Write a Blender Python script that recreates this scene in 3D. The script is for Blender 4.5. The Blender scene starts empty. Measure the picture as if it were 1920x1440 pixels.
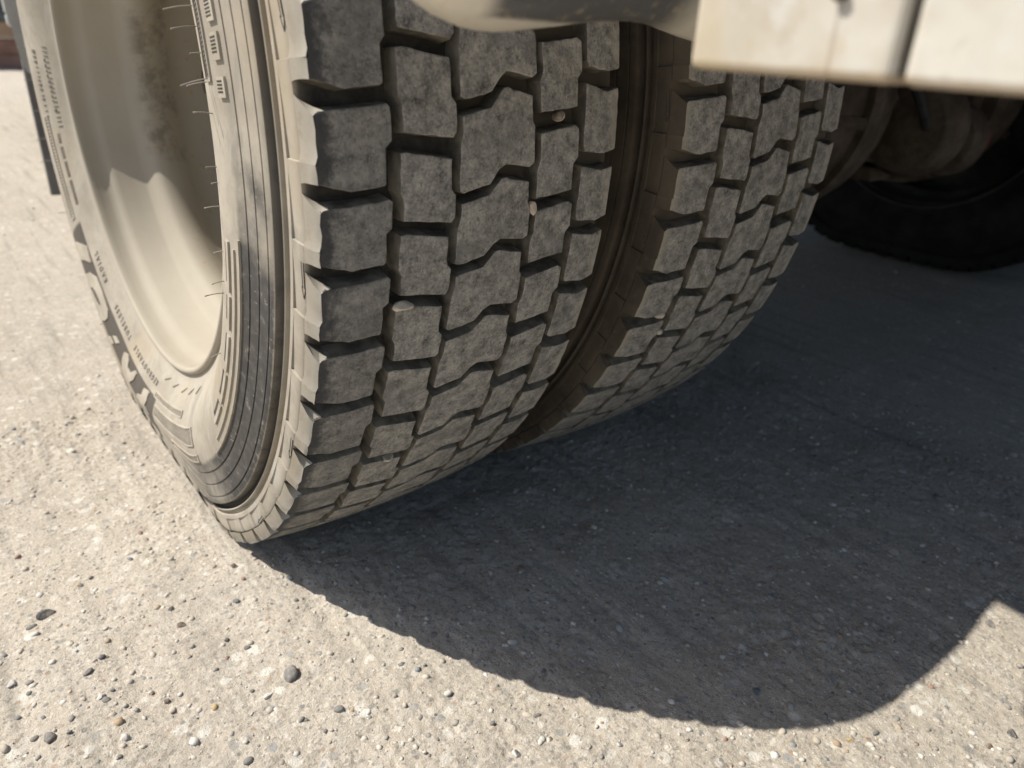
import bpy, bmesh, math, random
import numpy as np
from mathutils import Vector, Matrix

random.seed(7)
RNG = np.random.default_rng(11)
R2D = math.degrees
D2R = math.radians
scn = bpy.context.scene

# ------------------------------------------------------------------ camera
CAM = Vector((-0.18662, -0.90562, 0.53405))
CX = Vector((0.78132393, -0.62235249, 0.04701366))
CY = Vector((0.23555921, 0.36380767, 0.9011969))
CF = Vector((0.57796606, 0.6930522, -0.43085249))
cd = bpy.data.cameras.new('camera')
cam = bpy.data.objects.new('camera', cd)
scn.collection.objects.link(cam)
mw = Matrix(((CX.x, CY.x, -CF.x, CAM.x), (CX.y, CY.y, -CF.y, CAM.y), (CX.z, CY.z, -CF.z, CAM.z), (0, 0, 0, 1)))
cam.matrix_world = mw
cd.sensor_width = 36.0
cd.lens = 25.731
cd.clip_start = 0.01
cd.clip_end = 500
cd.dof.use_dof = True
cd.dof.focus_distance = 0.56
cd.dof.aperture_fstop = 6.6
scn.camera = cam

# ------------------------------------------------------------------ sky, sun, exposure
SUN_AZ, SUN_EL = D2R(-52.3), D2R(52.27)          # azimuth from +Y towards +X
world = bpy.data.worlds.new('World')
scn.world = world
world.use_nodes = True
wn = world.node_tree
wn.nodes.clear()
wo = wn.nodes.new('ShaderNodeOutputWorld')
bg = wn.nodes.new('ShaderNodeBackground')
sky = wn.nodes.new('ShaderNodeTexSky')
sky.sky_type = 'NISHITA'
sky.sun_disc = False
sky.sun_elevation = SUN_EL
sky.sun_rotation = SUN_AZ
sky.dust_density = 2.0
sky.air_density = 1.0
bg.inputs['Strength'].default_value = 0.086
wn.links.new(sky.outputs[0], bg.inputs[0])
wn.links.new(bg.outputs[0], wo.inputs[0])

sd = bpy.data.lights.new('sun', 'SUN')
sd.energy = 4.3
sd.angle = D2R(0.5)
sd.color = (1.0, 0.94, 0.84)
sun = bpy.data.objects.new('sun', sd)
scn.collection.objects.link(sun)
sdir = Vector((math.sin(SUN_AZ) * math.cos(SUN_EL), math.cos(SUN_AZ) * math.cos(SUN_EL), math.sin(SUN_EL)))
sun.rotation_euler = sdir.to_track_quat('Z', 'Y').to_euler()
sun.location = sdir * 20

scn.view_settings.view_transform = 'Standard'
scn.view_settings.look = 'None'
scn.view_settings.exposure = 0.49
scn.view_settings.gamma = 1.0
scn.view_settings.use_curve_mapping = False
scn.render.engine = 'CYCLES'
scn.cycles.use_denoising = True
scn.cycles.max_bounces = 8
scn.cycles.diffuse_bounces = 5

# ------------------------------------------------------------------ helpers
COL = scn.collection


def tag(o, label=None, cat=None, group=None, kind=None):
    if label: o['label'] = label
    if cat: o['category'] = cat
    if group: o['group'] = group
    if kind: o['kind'] = kind
    return o


def link(name, me, mat=None, parent=None, loc=None):
    o = bpy.data.objects.new(name, me)
    COL.objects.link(o)
    if mat is not None and me is not None and len(me.materials) == 0:
        for m in (mat if isinstance(mat, (list, tuple)) else [mat]):
            me.materials.append(m)
    if parent is not None: o.parent = parent
    if loc is not None: o.location = loc
    return o


def from_bm(name, bm, mat=None, parent=None, loc=None, smooth=False):
    me = bpy.data.meshes.new(name)
    bmesh.ops.recalc_face_normals(bm, faces=bm.faces[:])
    if smooth:
        for f in bm.faces: f.smooth = True
    bm.to_mesh(me)
    bm.free()
    return link(name, me, mat, parent, loc)


def from_np(name, verts, faces, mat=None, parent=None, loc=None, smooth=False):
    me = bpy.data.meshes.new(name)
    me.from_pydata([tuple(v) for v in verts], [], [tuple(f) for f in faces])
    if smooth: me.polygons.foreach_set('use_smooth', [True] * len(me.polygons))
    me.update()
    return link(name, me, mat, parent, loc)


def add_box(bm, x0, x1, y0, y1, z0, z1, bevel=0.0, seg=2):
    r = bmesh.ops.create_cube(bm, size=1.0)
    for v in r['verts']:
        v.co = Vector(((x0 + x1) / 2 + v.co.x * (x1 - x0), (y0 + y1) / 2 + v.co.y * (y1 - y0), (z0 + z1) / 2 + v.co.z * (z1 - z0)))
    if bevel > 0:
        es = list({e for v in r['verts'] for e in v.link_edges})
        bmesh.ops.bevel(bm, geom=es, offset=bevel, segments=seg, affect='EDGES', profile=0.5)


def add_tube(bm, pts, rad, n=12, flat=1.0, caps=True):
    """tube along points; rad a number or a list; flat squashes the section vertically"""
    pts = [Vector(p) for p in pts]
    rings = []
    up = Vector((0, 0, 1))
    for i, p in enumerate(pts):
        d = (pts[min(i + 1, len(pts) - 1)] - pts[max(i - 1, 0)]).normalized()
        a = d.cross(up)
        if a.length < 1e-3: a = d.cross(Vector((0, 1, 0)))
        a.normalize()
        b = a.cross(d).normalized()
        r = rad[i] if isinstance(rad, (list, tuple)) else rad
        rings.append([bm.verts.new(p + a * r * math.cos(2 * math.pi * k / n) + b * r * flat * math.sin(2 * math.pi * k / n)) for k in range(n)])
    for i in range(len(rings) - 1):
        for k in range(n):
            bm.faces.new((rings[i][k], rings[i][(k + 1) % n], rings[i + 1][(k + 1) % n], rings[i + 1][k]))
    if caps:
        bm.faces.new(rings[0][::-1])
        bm.faces.new(rings[-1])


def add_lathe_x(bm, prof, n=64, closed=False, y=0.0, z=0.0):
    """profile of (x, r) turned about an x-parallel axis"""
    rings = []
    for (x, r) in prof:
        rings.append([bm.verts.new((x, y - r * math.cos(2 * math.pi * k / n), z - r * math.sin(2 * math.pi * k / n))) for k in range(n)])
    m = len(rings)
    for i in range(m if closed else m - 1):
        j = (i + 1) % m
        for k in range(n):
            bm.faces.new((rings[i][k], rings[i][(k + 1) % n], rings[j][(k + 1) % n], rings[j][k]))


def vnoise2(x, y, seed):
    xi = np.floor(x).astype(np.int64); yi = np.floor(y).astype(np.int64)
    fx = x - xi; fy = y - yi
    fx = fx * fx * (3 - 2 * fx); fy = fy * fy * (3 - 2 * fy)

    def h(a, b):
        n = (a * 374761393 + b * 668265263 + seed * 974711) & 0x7fffffff
        n = ((n ^ (n >> 13)) * 1274126177) & 0x7fffffff
        n = n ^ (n >> 16)
        return (n & 0xffff) / 65535.0
    return (h(xi, yi) * (1 - fx) + h(xi + 1, yi) * fx) * (1 - fy) + (h(xi, yi + 1) * (1 - fx) + h(xi + 1, yi + 1) * fx) * fy


# ------------------------------------------------------------------ materials
class NT:
    """small node-tree writer"""
    def __init__(self, name, rough=0.9, spec=0.2):
        m = bpy.data.materials.new(name)
        m.use_nodes = True
        self.m = m; self.t = m.node_tree
        self.t.nodes.clear()
        self.out = self.n('ShaderNodeOutputMaterial')
        self.b = self.n('ShaderNodeBsdfPrincipled')
        self.b.inputs['Roughness'].default_value = rough
        self.b.inputs['Specular IOR Level'].default_value = spec
        self.l(self.b.outputs[0], self.out.inputs[0])
        self.tc = self.n('ShaderNodeTexCoord')

    def n(self, t): return self.t.nodes.new(t)

    def l(self, a, b): self.t.links.new(a, b)

    def put(self, sock, v):
        if hasattr(v, 'node'): self.l(v, sock)
        else: sock.default_value = v

    def math(self, op, a, b=0.0, c=None, clamp=False):
        n = self.n('ShaderNodeMath'); n.operation = op; n.use_clamp = clamp
        self.put(n.inputs[0], a); self.put(n.inputs[1], b)
        if c is not None: self.put(n.inputs[2], c)
        return n.outputs[0]

    def sstep(self, v, a, b):
        n = self.n('ShaderNodeMapRange'); n.interpolation_type = 'SMOOTHSTEP'
        self.put(n.inputs[0], v); n.inputs[1].default_value = a; n.inputs[2].default_value = b
        n.inputs[3].default_value = 0; n.inputs[4].default_value = 1
        return n.outputs[0]

    def vec(self, scale=(1, 1, 1), off=None, rnd=False):
        mp = self.n('ShaderNodeMapping'); self.l(self.tc.outputs['Object'], mp.inputs[0])
        mp.inputs['Scale'].default_value = scale
        if off: mp.inputs['Location'].default_value = off
        if rnd:
            oi = self.n('ShaderNodeObjectInfo')
            cx = self.n('ShaderNodeCombineXYZ')
            k = self.math('MULTIPLY', oi.outputs['Random'], 37.0)
            self.l(k, cx.inputs[0]); self.l(k, cx.inputs[1])
            self.l(cx.outputs[0], mp.inputs['Location'])
        return mp.outputs[0]

    def noise(self, vec, scale, detail=4, rough=0.6, dist=0.0):
        n = self.n('ShaderNodeTexNoise')
        self.l(vec, n.inputs['Vector'])
        n.inputs['Scale'].default_value = scale; n.inputs['Detail'].default_value = detail
        n.inputs['Roughness'].default_value = rough; n.inputs['Distortion'].default_value = dist
        return n.outputs[0]

    def voro(self, vec, scale, feature='F1', out='Distance'):
        n = self.n('ShaderNodeTexVoronoi'); n.feature = feature
        self.l(vec, n.inputs['Vector']); n.inputs['Scale'].default_value = scale
        return n.outputs[out]

    def ramp(self, v, stops):
        n = self.n('ShaderNodeValToRGB'); self.put(n.inputs[0], v)
        e = n.color_ramp.elements
        e[0].position, e[0].color = stops[0][0], (*stops[0][1], 1)
        e[1].position, e[1].color = stops[-1][0], (*stops[-1][1], 1)
        for p, c in stops[1:-1]:
            k = e.new(p); k.color = (*c, 1)
        return n.outputs[0]

    def mix(self, f, a, b, mode='MIX'):
        n = self.n('ShaderNodeMix'); n.data_type = 'RGBA'; n.blend_type = mode
        self.put(n.inputs[0], f)
        for s, v in ((n.inputs[6], a), (n.inputs[7], b)):
            if hasattr(v, 'node'): self.l(v, s)
            else: s.default_value = (*v, 1)
        return n.outputs[2]

    def color(self, c):
        if hasattr(c, 'node'): self.l(c, self.b.inputs['Base Color'])
        else: self.b.inputs['Base Color'].default_value = (*c, 1)

    def bump(self, h, strength=0.3, dist=0.002, prev=None):
        n = self.n('ShaderNodeBump'); n.inputs['Strength'].default_value = strength
        n.inputs['Distance'].default_value = dist
        self.l(h, n.inputs['Height'])
        if prev is not None: self.l(prev, n.inputs['Normal'])
        self.l(n.outputs[0], self.b.inputs['Normal'])
        return n.outputs[0]

    def polar(self):
        """x, radius and angle (deg, 0 = rear, 90 = down) of the wheel-local position"""
        s = self.n('ShaderNodeSeparateXYZ'); self.l(self.tc.outputs['Object'], s.inputs[0])
        x, y, z = s.outputs
        r = self.math('SQRT', self.math('ADD', self.math('MULTIPLY', y, y), self.math('MULTIPLY', z, z)))
        a = self.math('MULTIPLY', self.math('ARCTAN2', self.math('MULTIPLY', z, -1.0), self.math('MULTIPLY', y, -1.0)), 57.29578)
        return x, r, a


# --- gravel ground
def make_ground_mat():
    k = NT('pale_gravel', 0.95, 0.15)
    v = k.vec()
    big = k.noise(v, 1.3, 5, 0.6)
    mid = k.noise(v, 22, 5, 0.65)
    fine = k.noise(v, 330, 5, 0.75)
    c = k.ramp(big, [(0.3, (0.435, 0.385, 0.316)), (0.5, (0.482, 0.432, 0.36)), (0.7, (0.54, 0.487, 0.408))])
    c = k.mix(k.sstep(mid, 0.42, 0.72), c, k.mix(0.5, c, (0.60, 0.555, 0.485)))
    c = k.mix(k.math('MULTIPLY', k.sstep(fine, 0.5, 0.8), 0.45), c, (0.68, 0.635, 0.56))
    c = k.mix(k.math('MULTIPLY', k.sstep(fine, 0.45, 0.30), 0.55), c, (0.20, 0.175, 0.145))
    # fine grains
    vr = k.n('ShaderNodeTexVoronoi'); k.l(v, vr.inputs['Vector']); vr.inputs['Scale'].default_value = 430
    vs = k.n('ShaderNodeSeparateColor'); k.l(vr.outputs['Color'], vs.inputs[0])
    c = k.mix(k.math('MULTIPLY', k.sstep(vs.outputs[0], 0.86, 0.93), 0.5), c, (0.19, 0.18, 0.165))
    c = k.mix(k.math('MULTIPLY', k.sstep(vs.outputs[1], 0.84, 0.92), 0.5), c, (0.70, 0.66, 0.585))
    # flat stones set flush in the dirt
    wv = k.noise(v, 150, 2, 0.5)
    for sc_, seed_, lo, col in ((62, 3.1, 0.83, (0.70, 0.675, 0.615)), (100, 7.7, 0.80, (0.64, 0.60, 0.53)), (150, 5.3, 0.90, (0.27, 0.26, 0.245)), (80, 1.9, 0.92, (0.34, 0.335, 0.325)), (160, 9.1, 0.94, (0.40, 0.30, 0.23))):
        vo = k.n('ShaderNodeTexVoronoi'); k.l(k.vec(off=(seed_, seed_ * 2, 0)), vo.inputs['Vector']); vo.inputs['Scale'].default_value = sc_
        sp = k.n('ShaderNodeSeparateColor'); k.l(vo.outputs['Color'], sp.inputs[0])
        d_ = k.math('ADD', vo.outputs['Distance'], k.math('MULTIPLY', k.math('SUBTRACT', wv, 0.5), 0.35))
        k_ = k.math('MULTIPLY', k.sstep(d_, 0.40, 0.28), k.math('GREATER_THAN', sp.outputs[0], lo))
        c = k.mix(k.math('MULTIPLY', k_, k.math('MULTIPLY_ADD', sp.outputs[1], 0.5, 0.45)), c, col)
    # tyre tracks drawn along the driving direction
    pat = k.noise(v, 4.5, 4, 0.65)
    c = k.mix(k.math('MULTIPLY', k.sstep(pat, 0.50, 0.66), 0.35), c, (0.52, 0.47, 0.395))
    c = k.mix(k.math('MULTIPLY', k.sstep(pat, 0.46, 0.34), 0.25), c, (0.33, 0.30, 0.26))
    st = k.noise(k.vec((1.0, 0.06, 1.0)), 48, 4, 0.6)
    c = k.mix(k.math('MULTIPLY', k.sstep(st, 0.50, 0.72), 0.42), c, (0.20, 0.185, 0.165))
    k.color(c)
    h1 = k.noise(v, 520, 4, 0.75)
    b1 = k.bump(h1, 0.7, 0.0024)
    b2 = k.bump(k.noise(v, 170, 5, 0.75), 0.5, 0.0055, b1)
    k.bump(mid, 0.35, 0.008, b2)
    return k.m


def make_stone_mat():
    k = NT('pebble_stone', 0.85, 0.25)
    at = k.n('ShaderNodeAttribute'); at.attribute_name = 'tint'; at.attribute_type = 'GEOMETRY'
    v = k.vec(rnd=False)
    nz = k.noise(v, 380, 4, 0.65)
    c = k.mix(k.sstep(nz, 0.35, 0.75), k.mix(0.22, at.outputs['Color'], (0.05, 0.05, 0.05)), at.outputs['Color'])
    dust = k.noise(v, 120, 3, 0.6)
    c = k.mix(k.math('MULTIPLY', k.sstep(dust, 0.38, 0.66), 0.6), c, (0.40, 0.365, 0.31))
    k.color(c)
    k.bump(nz, 0.35, 0.001)
    return k.m


# --- rubber
def make_sidewall_mat():
    k = NT('dusty_sidewall_rubber', 0.82, 0.25)
    x, r, a = k.polar()
    v = k.vec()
    n1 = k.noise(v, 14, 5, 0.6)
    n2 = k.noise(v, 90, 4, 0.65)
    n3 = k.noise(v, 600, 3, 0.7)
    dust = k.mix(k.sstep(n1, 0.3, 0.7), (0.30, 0.268, 0.218), (0.405, 0.37, 0.308))
    dust = k.mix(k.math('MULTIPLY', k.sstep(n2, 0.45, 0.75), 0.35), dust, (0.25, 0.228, 0.195))
    dust = k.mix(k.math('MULTIPLY', k.sstep(n3, 0.55, 0.8), 0.3), dust, (0.5, 0.465, 0.40))
    sm = k.noise(k.vec((1.0, 1.0, 0.5)), 26, 5, 0.65, 0.8)
    dust = k.mix(k.math('MULTIPLY', k.sstep(sm, 0.52, 0.66), 0.55), dust, (0.25, 0.232, 0.205))
    dust = k.mix(k.math('MULTIPLY', k.sstep(sm, 0.44, 0.34), 0.45), dust, (0.44, 0.425, 0.39))
    dust = k.mix(k.math('MULTIPLY', k.sstep(k.noise(v, 7, 3, 0.5), 0.52, 0.66), 0.5), dust, (0.33, 0.27, 0.19))
    rub = k.mix(k.sstep(n2, 0.4, 0.7), (0.036, 0.036, 0.038), (0.075, 0.073, 0.07))
    # scuffed ring faces between the three fine grooves, worn clean by rubbing
    aj = k.math('ADD', a, k.math('MULTIPLY', k.math('SUBTRACT', n1, 0.5), 46.0))
    m1 = k.math('MULTIPLY', k.sstep(aj, 1.0, 15.0), k.sstep(aj, 78.0, 50.0))
    rj = k.math('ADD', r, k.math('MULTIPLY', k.math('SUBTRACT', n2, 0.5), 0.005))
    m2 = k.math('MULTIPLY', k.sstep(rj, 0.396, 0.402), k.sstep(rj, 0.447, 0.443))
    m = k.math('MULTIPLY', k.math('MULTIPLY', m1, m2), k.math('SUBTRACT', 1.0, k.math('MULTIPLY', k.sstep(n2, 0.60, 0.72), 0.6)))
    # fine scratches across the scuff
    sc = k.noise(k.vec((1.0, 0.15, 1.0)), 420, 2, 0.5)
    m = k.math('MULTIPLY', m, k.math('SUBTRACT', 1.0, k.math('MULTIPLY', k.sstep(sc, 0.66, 0.74), 0.55)))
    c = k.mix(k.math('MULTIPLY', m, 0.92), dust, rub)
    # recessed band coloured near-black
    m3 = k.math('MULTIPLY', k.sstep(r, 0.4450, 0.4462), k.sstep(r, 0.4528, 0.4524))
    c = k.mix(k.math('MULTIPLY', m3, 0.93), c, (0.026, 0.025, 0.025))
    # dark ground behind the raised letters: fine-rib shade and thin dust put into colour
    m4 = k.math('MULTIPLY', k.math('MULTIPLY', k.sstep(r, 0.3460, 0.3475), k.sstep(r, 0.404, 0.402)), k.math('MULTIPLY', k.sstep(a, 86.0, 87.5), k.sstep(a, 146.5, 145.5)))
    c = k.mix(k.math('MULTIPLY', m4, 0.9), c, (0.062, 0.054, 0.046))
    # dry mud line close to the rim
    m5 = k.math('MULTIPLY', k.sstep(rj, 0.322, 0.312), 0.5)
    c = k.mix(m5, c, (0.40, 0.365, 0.31))
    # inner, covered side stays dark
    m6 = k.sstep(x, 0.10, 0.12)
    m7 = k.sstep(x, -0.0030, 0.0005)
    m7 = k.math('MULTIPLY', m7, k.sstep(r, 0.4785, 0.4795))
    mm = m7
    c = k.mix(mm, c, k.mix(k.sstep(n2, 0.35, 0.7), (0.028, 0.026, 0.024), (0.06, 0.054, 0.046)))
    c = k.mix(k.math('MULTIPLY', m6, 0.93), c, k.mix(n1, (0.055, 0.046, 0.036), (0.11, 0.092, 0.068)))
    k.color(c)
    b = k.bump(n3, 0.12, 0.0008)
    k.bump(n2, 0.10, 0.002, b)
    return k.m


def make_inner_sidewall_mat():
    k = NT('dark_muddy_rubber', 0.85, 0.25)
    v = k.vec()
    n1 = k.noise(v, 14, 5, 0.6); n2 = k.noise(v, 120, 4, 0.65)
    c = k.mix(k.sstep(n1, 0.3, 0.7), (0.062, 0.051, 0.039), (0.12, 0.10, 0.074))
    c = k.mix(k.math('MULTIPLY', k.sstep(n2, 0.5, 0.8), 0.4), c, (0.16, 0.135, 0.10))
    k.color(c); k.bump(n2, 0.15, 0.0015)
    return k.m


def make_tread_mat(black_edge=True):
    k = NT('worn_tread_rubber', 0.88, 0.25)
    x, r, a = k.polar()
    vr = k.vec(rnd=True)
    n1 = k.noise(vr, 95, 7, 0.72)
    n2 = k.noise(vr, 480, 4, 0.75)
    n3 = k.noise(vr, 26, 4, 0.6)
    c = k.ramp(n1, [(0.30, (0.07, 0.068, 0.065)), (0.43, (0.20, 0.191, 0.174)), (0.57, (0.325, 0.307, 0.274)), (0.76, (0.49, 0.46, 0.40))])
    c = k.mix(k.math('MULTIPLY', k.sstep(n2, 0.52, 0.72), 0.6), c, (0.54, 0.51, 0.45))
    c = k.mix(k.math('MULTIPLY', k.sstep(n2, 0.47, 0.30), 0.8), c, (0.07, 0.068, 0.064))
    c = k.mix(k.math('MULTIPLY', k.sstep(n3, 0.52, 0.68), 0.5), c, (0.15, 0.146, 0.138))
    # small cuts and pits
    vo = k.voro(vr, 210)
    c = k.mix(k.math('MULTIPLY', k.math('MULTIPLY', k.sstep(vo, 0.22, 0.12), k.sstep(n3, 0.45, 0.6)), 0.35), c, (0.06, 0.057, 0.052))
    sc = k.noise(k.vec((1.0, 0.12, 0.5), rnd=True), 260, 4, 0.6, 0.6)
    c = k.mix(k.math('MULTIPLY', k.sstep(sc, 0.56, 0.70), 0.5), c, (0.085, 0.082, 0.077))
    # clean black rubbed rim along the outer shoulder
    xj = k.math('ADD', x, k.math('MULTIPLY', k.math('SUBTRACT', n1, 0.5), 0.026))
    if black_edge:
        c = k.mix(k.math('MULTIPLY', k.sstep(xj, 0.016, 0.004), 0.9), c, (0.035, 0.035, 0.037))
        c = k.mix(k.math('MULTIPLY', k.sstep(x, 0.054, 0.046), 0.34), c, (0.085, 0.085, 0.087))
    else:
        c = k.mix(k.math('MULTIPLY', k.sstep(xj, 0.010, 0.002), 0.6), c, (0.42, 0.37, 0.28))
    # scuffed, dusty inner shoulder edge
    c = k.mix(k.math('MULTIPLY', k.sstep(xj, 0.236, 0.246), 0.5), c, (0.40, 0.365, 0.30))
    k.color(c)
    b = k.bump(n1, 0.30, 0.0016)
    k.bump(n2, 0.28, 0.0009, b)
    return k.m


def make_wall_mat():
    k = NT('groove_wall_rubber', 0.85, 0.25)
    v = k.vec(rnd=True)
    n1 = k.noise(v, 60, 4, 0.6); n2 = k.noise(v, 400, 3, 0.7)
    c = k.mix(k.sstep(n1, 0.35, 0.68), (0.085, 0.077, 0.063), (0.205, 0.185, 0.147))
    k.color(c); k.bump(n2, 0.15, 0.001)
    return k.m


def make_shoulder_mat():
    k = NT('dusty_shoulder_rubber', 0.85, 0.2)
    x, r, a = k.polar()
    v = k.vec()
    n1 = k.noise(v, 40, 4, 0.6); n2 = k.noise(v, 700, 3, 0.75); n3 = k.noise(v, 120, 4, 0.65)
    c = k.mix(n1, (0.30, 0.27, 0.22), (0.385, 0.35, 0.292))
    c = k.mix(k.math('MULTIPLY', k.sstep(n3, 0.52, 0.68), 0.5), c, (0.26, 0.22, 0.165))
    c = k.mix(k.math('MULTIPLY', k.sstep(k.noise(v, 9, 3, 0.5), 0.5, 0.64), 0.4), c, (0.30, 0.25, 0.18))
    rj = k.math('ADD', r, k.math('MULTIPLY', k.math('SUBTRACT', n3, 0.5), 0.012))
    c = k.mix(k.math('MULTIPLY', k.sstep(rj, 0.484, 0.495), 0.6), c, (0.44, 0.42, 0.375))
    c = k.mix(k.math('MULTIPLY', k.sstep(n2, 0.5, 0.75), 0.25), c, (0.25, 0.225, 0.185))
    k.color(c); k.bump(n2, 0.12, 0.0008)
    return k.m


def simple_mat(name, c0, c1, scale=30, rough=0.8, spec=0.3, bump=0.1, metal=0.0, extra=None):
    k = NT(name, rough, spec)
    v = k.vec()
    n1 = k.noise(v, scale, 5, 0.62); n2 = k.noise(v, scale * 7, 3, 0.65)
    c = k.mix(k.sstep(n1, 0.33, 0.68), c0, c1)
    if extra:
        c = k.mix(k.math('MULTIPLY', k.sstep(n2, extra[1], extra[1] + 0.12), extra[2]), c, extra[0])
    k.color(c)
    k.b.inputs['Metallic'].default_value = metal
    if bump: k.bump(n2, bump, 0.002)
    return k.m


def make_rim_mat():
    k = NT('dusty_rim_paint', 0.7, 0.3)
    v = k.vec()
    x, r, a = k.polar()
    n1 = k.noise(v, 9, 4, 0.55); n2 = k.noise(v, 24, 6, 0.75); n3 = k.noise(v, 400, 3, 0.6)
    c = k.mix(n1, (0.315, 0.28, 0.222), (0.43, 0.395, 0.325))
    c = k.mix(k.math('MULTIPLY', k.sstep(n3, 0.5, 0.8), 0.2), c, (0.36, 0.33, 0.27))
    # dark grime smears higher on the barrel
    g = k.math('MULTIPLY', k.sstep(n2, 0.46, 0.62), k.math('MULTIPLY', k.sstep(k.math('ABSOLUTE', a), 150.0, 162.0), k.math('MULTIPLY', k.sstep(x, 0.080, 0.10), k.sstep(x, 0.15, 0.13))))
    c = k.mix(k.math('MULTIPLY', g, 0.55), c, (0.10, 0.085, 0.065))
    # rust spots
    rs = k.noise(v, 85, 3, 0.5)
    rmask = k.math('MULTIPLY', k.sstep(rs, 0.635, 0.70), k.sstep(x, 0.09, 0.11))
    c = k.mix(k.math('MULTIPLY', rmask, 0.6), c, (0.42, 0.25, 0.09))
    k.color(c); k.bump(n3, 0.08, 0.001)
    return k.m


def make_panel_mat():
    k = NT('cream_panel_paint', 0.55, 0.4)
    v = k.vec()
    n1 = k.noise(v, 22, 4, 0.6); n2 = k.noise(v, 70, 4, 0.6); n3 = k.noise(v, 500, 3, 0.7)
    c = k.mix(k.sstep(n1, 0.35, 0.65), (0.435, 0.395, 0.325), (0.55, 0.53, 0.475))
    c = k.mix(k.math('MULTIPLY', k.sstep(n2, 0.52, 0.68), 0.45), c, (0.56, 0.565, 0.565))
    c = k.mix(k.math('MULTIPLY', k.sstep(n2, 0.42, 0.3), 0.4), c, (0.43, 0.35, 0.25))
    s = k.n('ShaderNodeSeparateXYZ'); k.l(k.tc.outputs['Object'], s.inputs[0])
    zz = k.math('ADD', s.outputs[2], k.math('MULTIPLY', k.math('SUBTRACT', n1, 0.5), 0.006))
    c = k.mix(k.math('MULTIPLY', k.sstep(zz, 0.5305, 0.5275), 0.75), c, (0.36, 0.27, 0.17))
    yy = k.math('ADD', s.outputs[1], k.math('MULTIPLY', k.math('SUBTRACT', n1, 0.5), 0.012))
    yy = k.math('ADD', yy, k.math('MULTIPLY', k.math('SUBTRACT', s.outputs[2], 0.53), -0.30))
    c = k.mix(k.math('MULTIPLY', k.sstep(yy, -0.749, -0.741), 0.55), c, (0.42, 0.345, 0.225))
    dr = k.math('ABSOLUTE', k.math('ADD', s.outputs[1], 0.7815))
    dr = k.math('MULTIPLY', k.sstep(dr, 0.0011, 0.0003), k.sstep(s.outputs[2], 0.550, 0.545))
    c = k.mix(k.math('MULTIPLY', dr, 0.35), c, (0.2, 0.15, 0.11))
    c = k.mix(k.math('MULTIPLY', k.sstep(k.noise(v, 45, 5, 0.7), 0.56, 0.66), 0.35), c, (0.36, 0.30, 0.22))
    k.color(c); k.bump(n3, 0.05, 0.001)
    return k.m


def make_stay_mat():
    k = NT('worn_steel_painted_reflection', 0.34, 0.6)
    v = k.vec()
    n1 = k.noise(k.vec((0.45, 1, 1.6)), 30, 5, 0.62); n2 = k.noise(v, 160, 4, 0.6)
    s = k.n('ShaderNodeSeparateXYZ'); k.l(k.tc.outputs['Object'], s.inputs[0])
    c = k.mix(n2, (0.60, 0.55, 0.45), (0.72, 0.67, 0.57))
    zz = k.math('ADD', s.outputs[2], k.math('MULTIPLY', k.math('SUBTRACT', n1, 0.5), 0.006))
    g = k.math('MULTIPLY', k.math('MULTIPLY', k.sstep(n1, 0.12, 0.30), k.sstep(zz, 0.5385, 0.5408)), k.math('MULTIPLY', k.sstep(s.outputs[0], 0.010, 0.024), k.sstep(s.outputs[0], 0.160, 0.125)))
    c = k.mix(k.math('MULTIPLY', g, 0.93), c, (0.075, 0.076, 0.08))  # dark reflection along the tube put into the colour, lower edge left bright
    c = k.mix(k.math('MULTIPLY', k.sstep(n2, 0.55, 0.7), 0.35), c, (0.50, 0.41, 0.26))
    k.color(c); k.bump(n2, 0.12, 0.001)
    k.b.inputs['Metallic'].default_value = 0.15
    return k.m


M_GROUND = make_ground_mat()
M_STONE = make_stone_mat()
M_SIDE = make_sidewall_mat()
M_TREAD = make_tread_mat()
M_TREAD2 = make_tread_mat(False)
M_WALL = make_wall_mat()
M_SHOULDER = make_shoulder_mat()
M_INNER = make_inner_sidewall_mat()
M_RIM = make_rim_mat()
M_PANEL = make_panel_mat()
M_STAY = make_stay_mat()
M_LETTER = simple_mat('dusty_raised_rubber', (0.34, 0.305, 0.25), (0.43, 0.39, 0.325), 40, 0.85, 0.25, 0.08)
M_RIBS = simple_mat('ribbed_dark_rubber', (0.10, 0.088, 0.075), (0.16, 0.14, 0.115), 60, 0.85, 0.25, 0.08)
M_FARTYRE = simple_mat('shade_dark_tyre_rubber', (0.010, 0.010, 0.010), (0.022, 0.021, 0.020), 20, 0.85, 0.2, 0.1)  # far tyres: deep shade under the truck put into the colour
M_ARROW = simple_mat('dark_mark_rubber', (0.05, 0.046, 0.04), (0.09, 0.08, 0.068), 90, 0.9, 0.2, 0.0)
M_HAIR = simple_mat('rubber_hair', (0.16, 0.14, 0.12), (0.32, 0.29, 0.25), 50, 0.8, 0.3, 0.0)
M_UNDER = simple_mat('muddy_brown_steel', (0.062, 0.047, 0.035), (0.125, 0.098, 0.074), 20, 0.85, 0.25, 0.25, extra=((0.06, 0.05, 0.04), 0.55, 0.6))
M_RED = simple_mat('faded_red_paint', (0.16, 0.03, 0.02), (0.25, 0.055, 0.035), 30, 0.7, 0.3, 0.1)
M_DARK = simple_mat('dark_chassis_and_shaded_rim', (0.02, 0.02, 0.022), (0.05, 0.047, 0.045), 15, 0.7, 0.3, 0.1)
M_FLAP = simple_mat('grey_black_flap_rubber', (0.15, 0.145, 0.142), (0.21, 0.205, 0.2), 12, 0.85, 0.2, 0.05)
M_FENDER = simple_mat('pale_grey_moulding', (0.42, 0.42, 0.40), (0.56, 0.55, 0.52), 10, 0.6, 0.4, 0.03)
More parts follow.
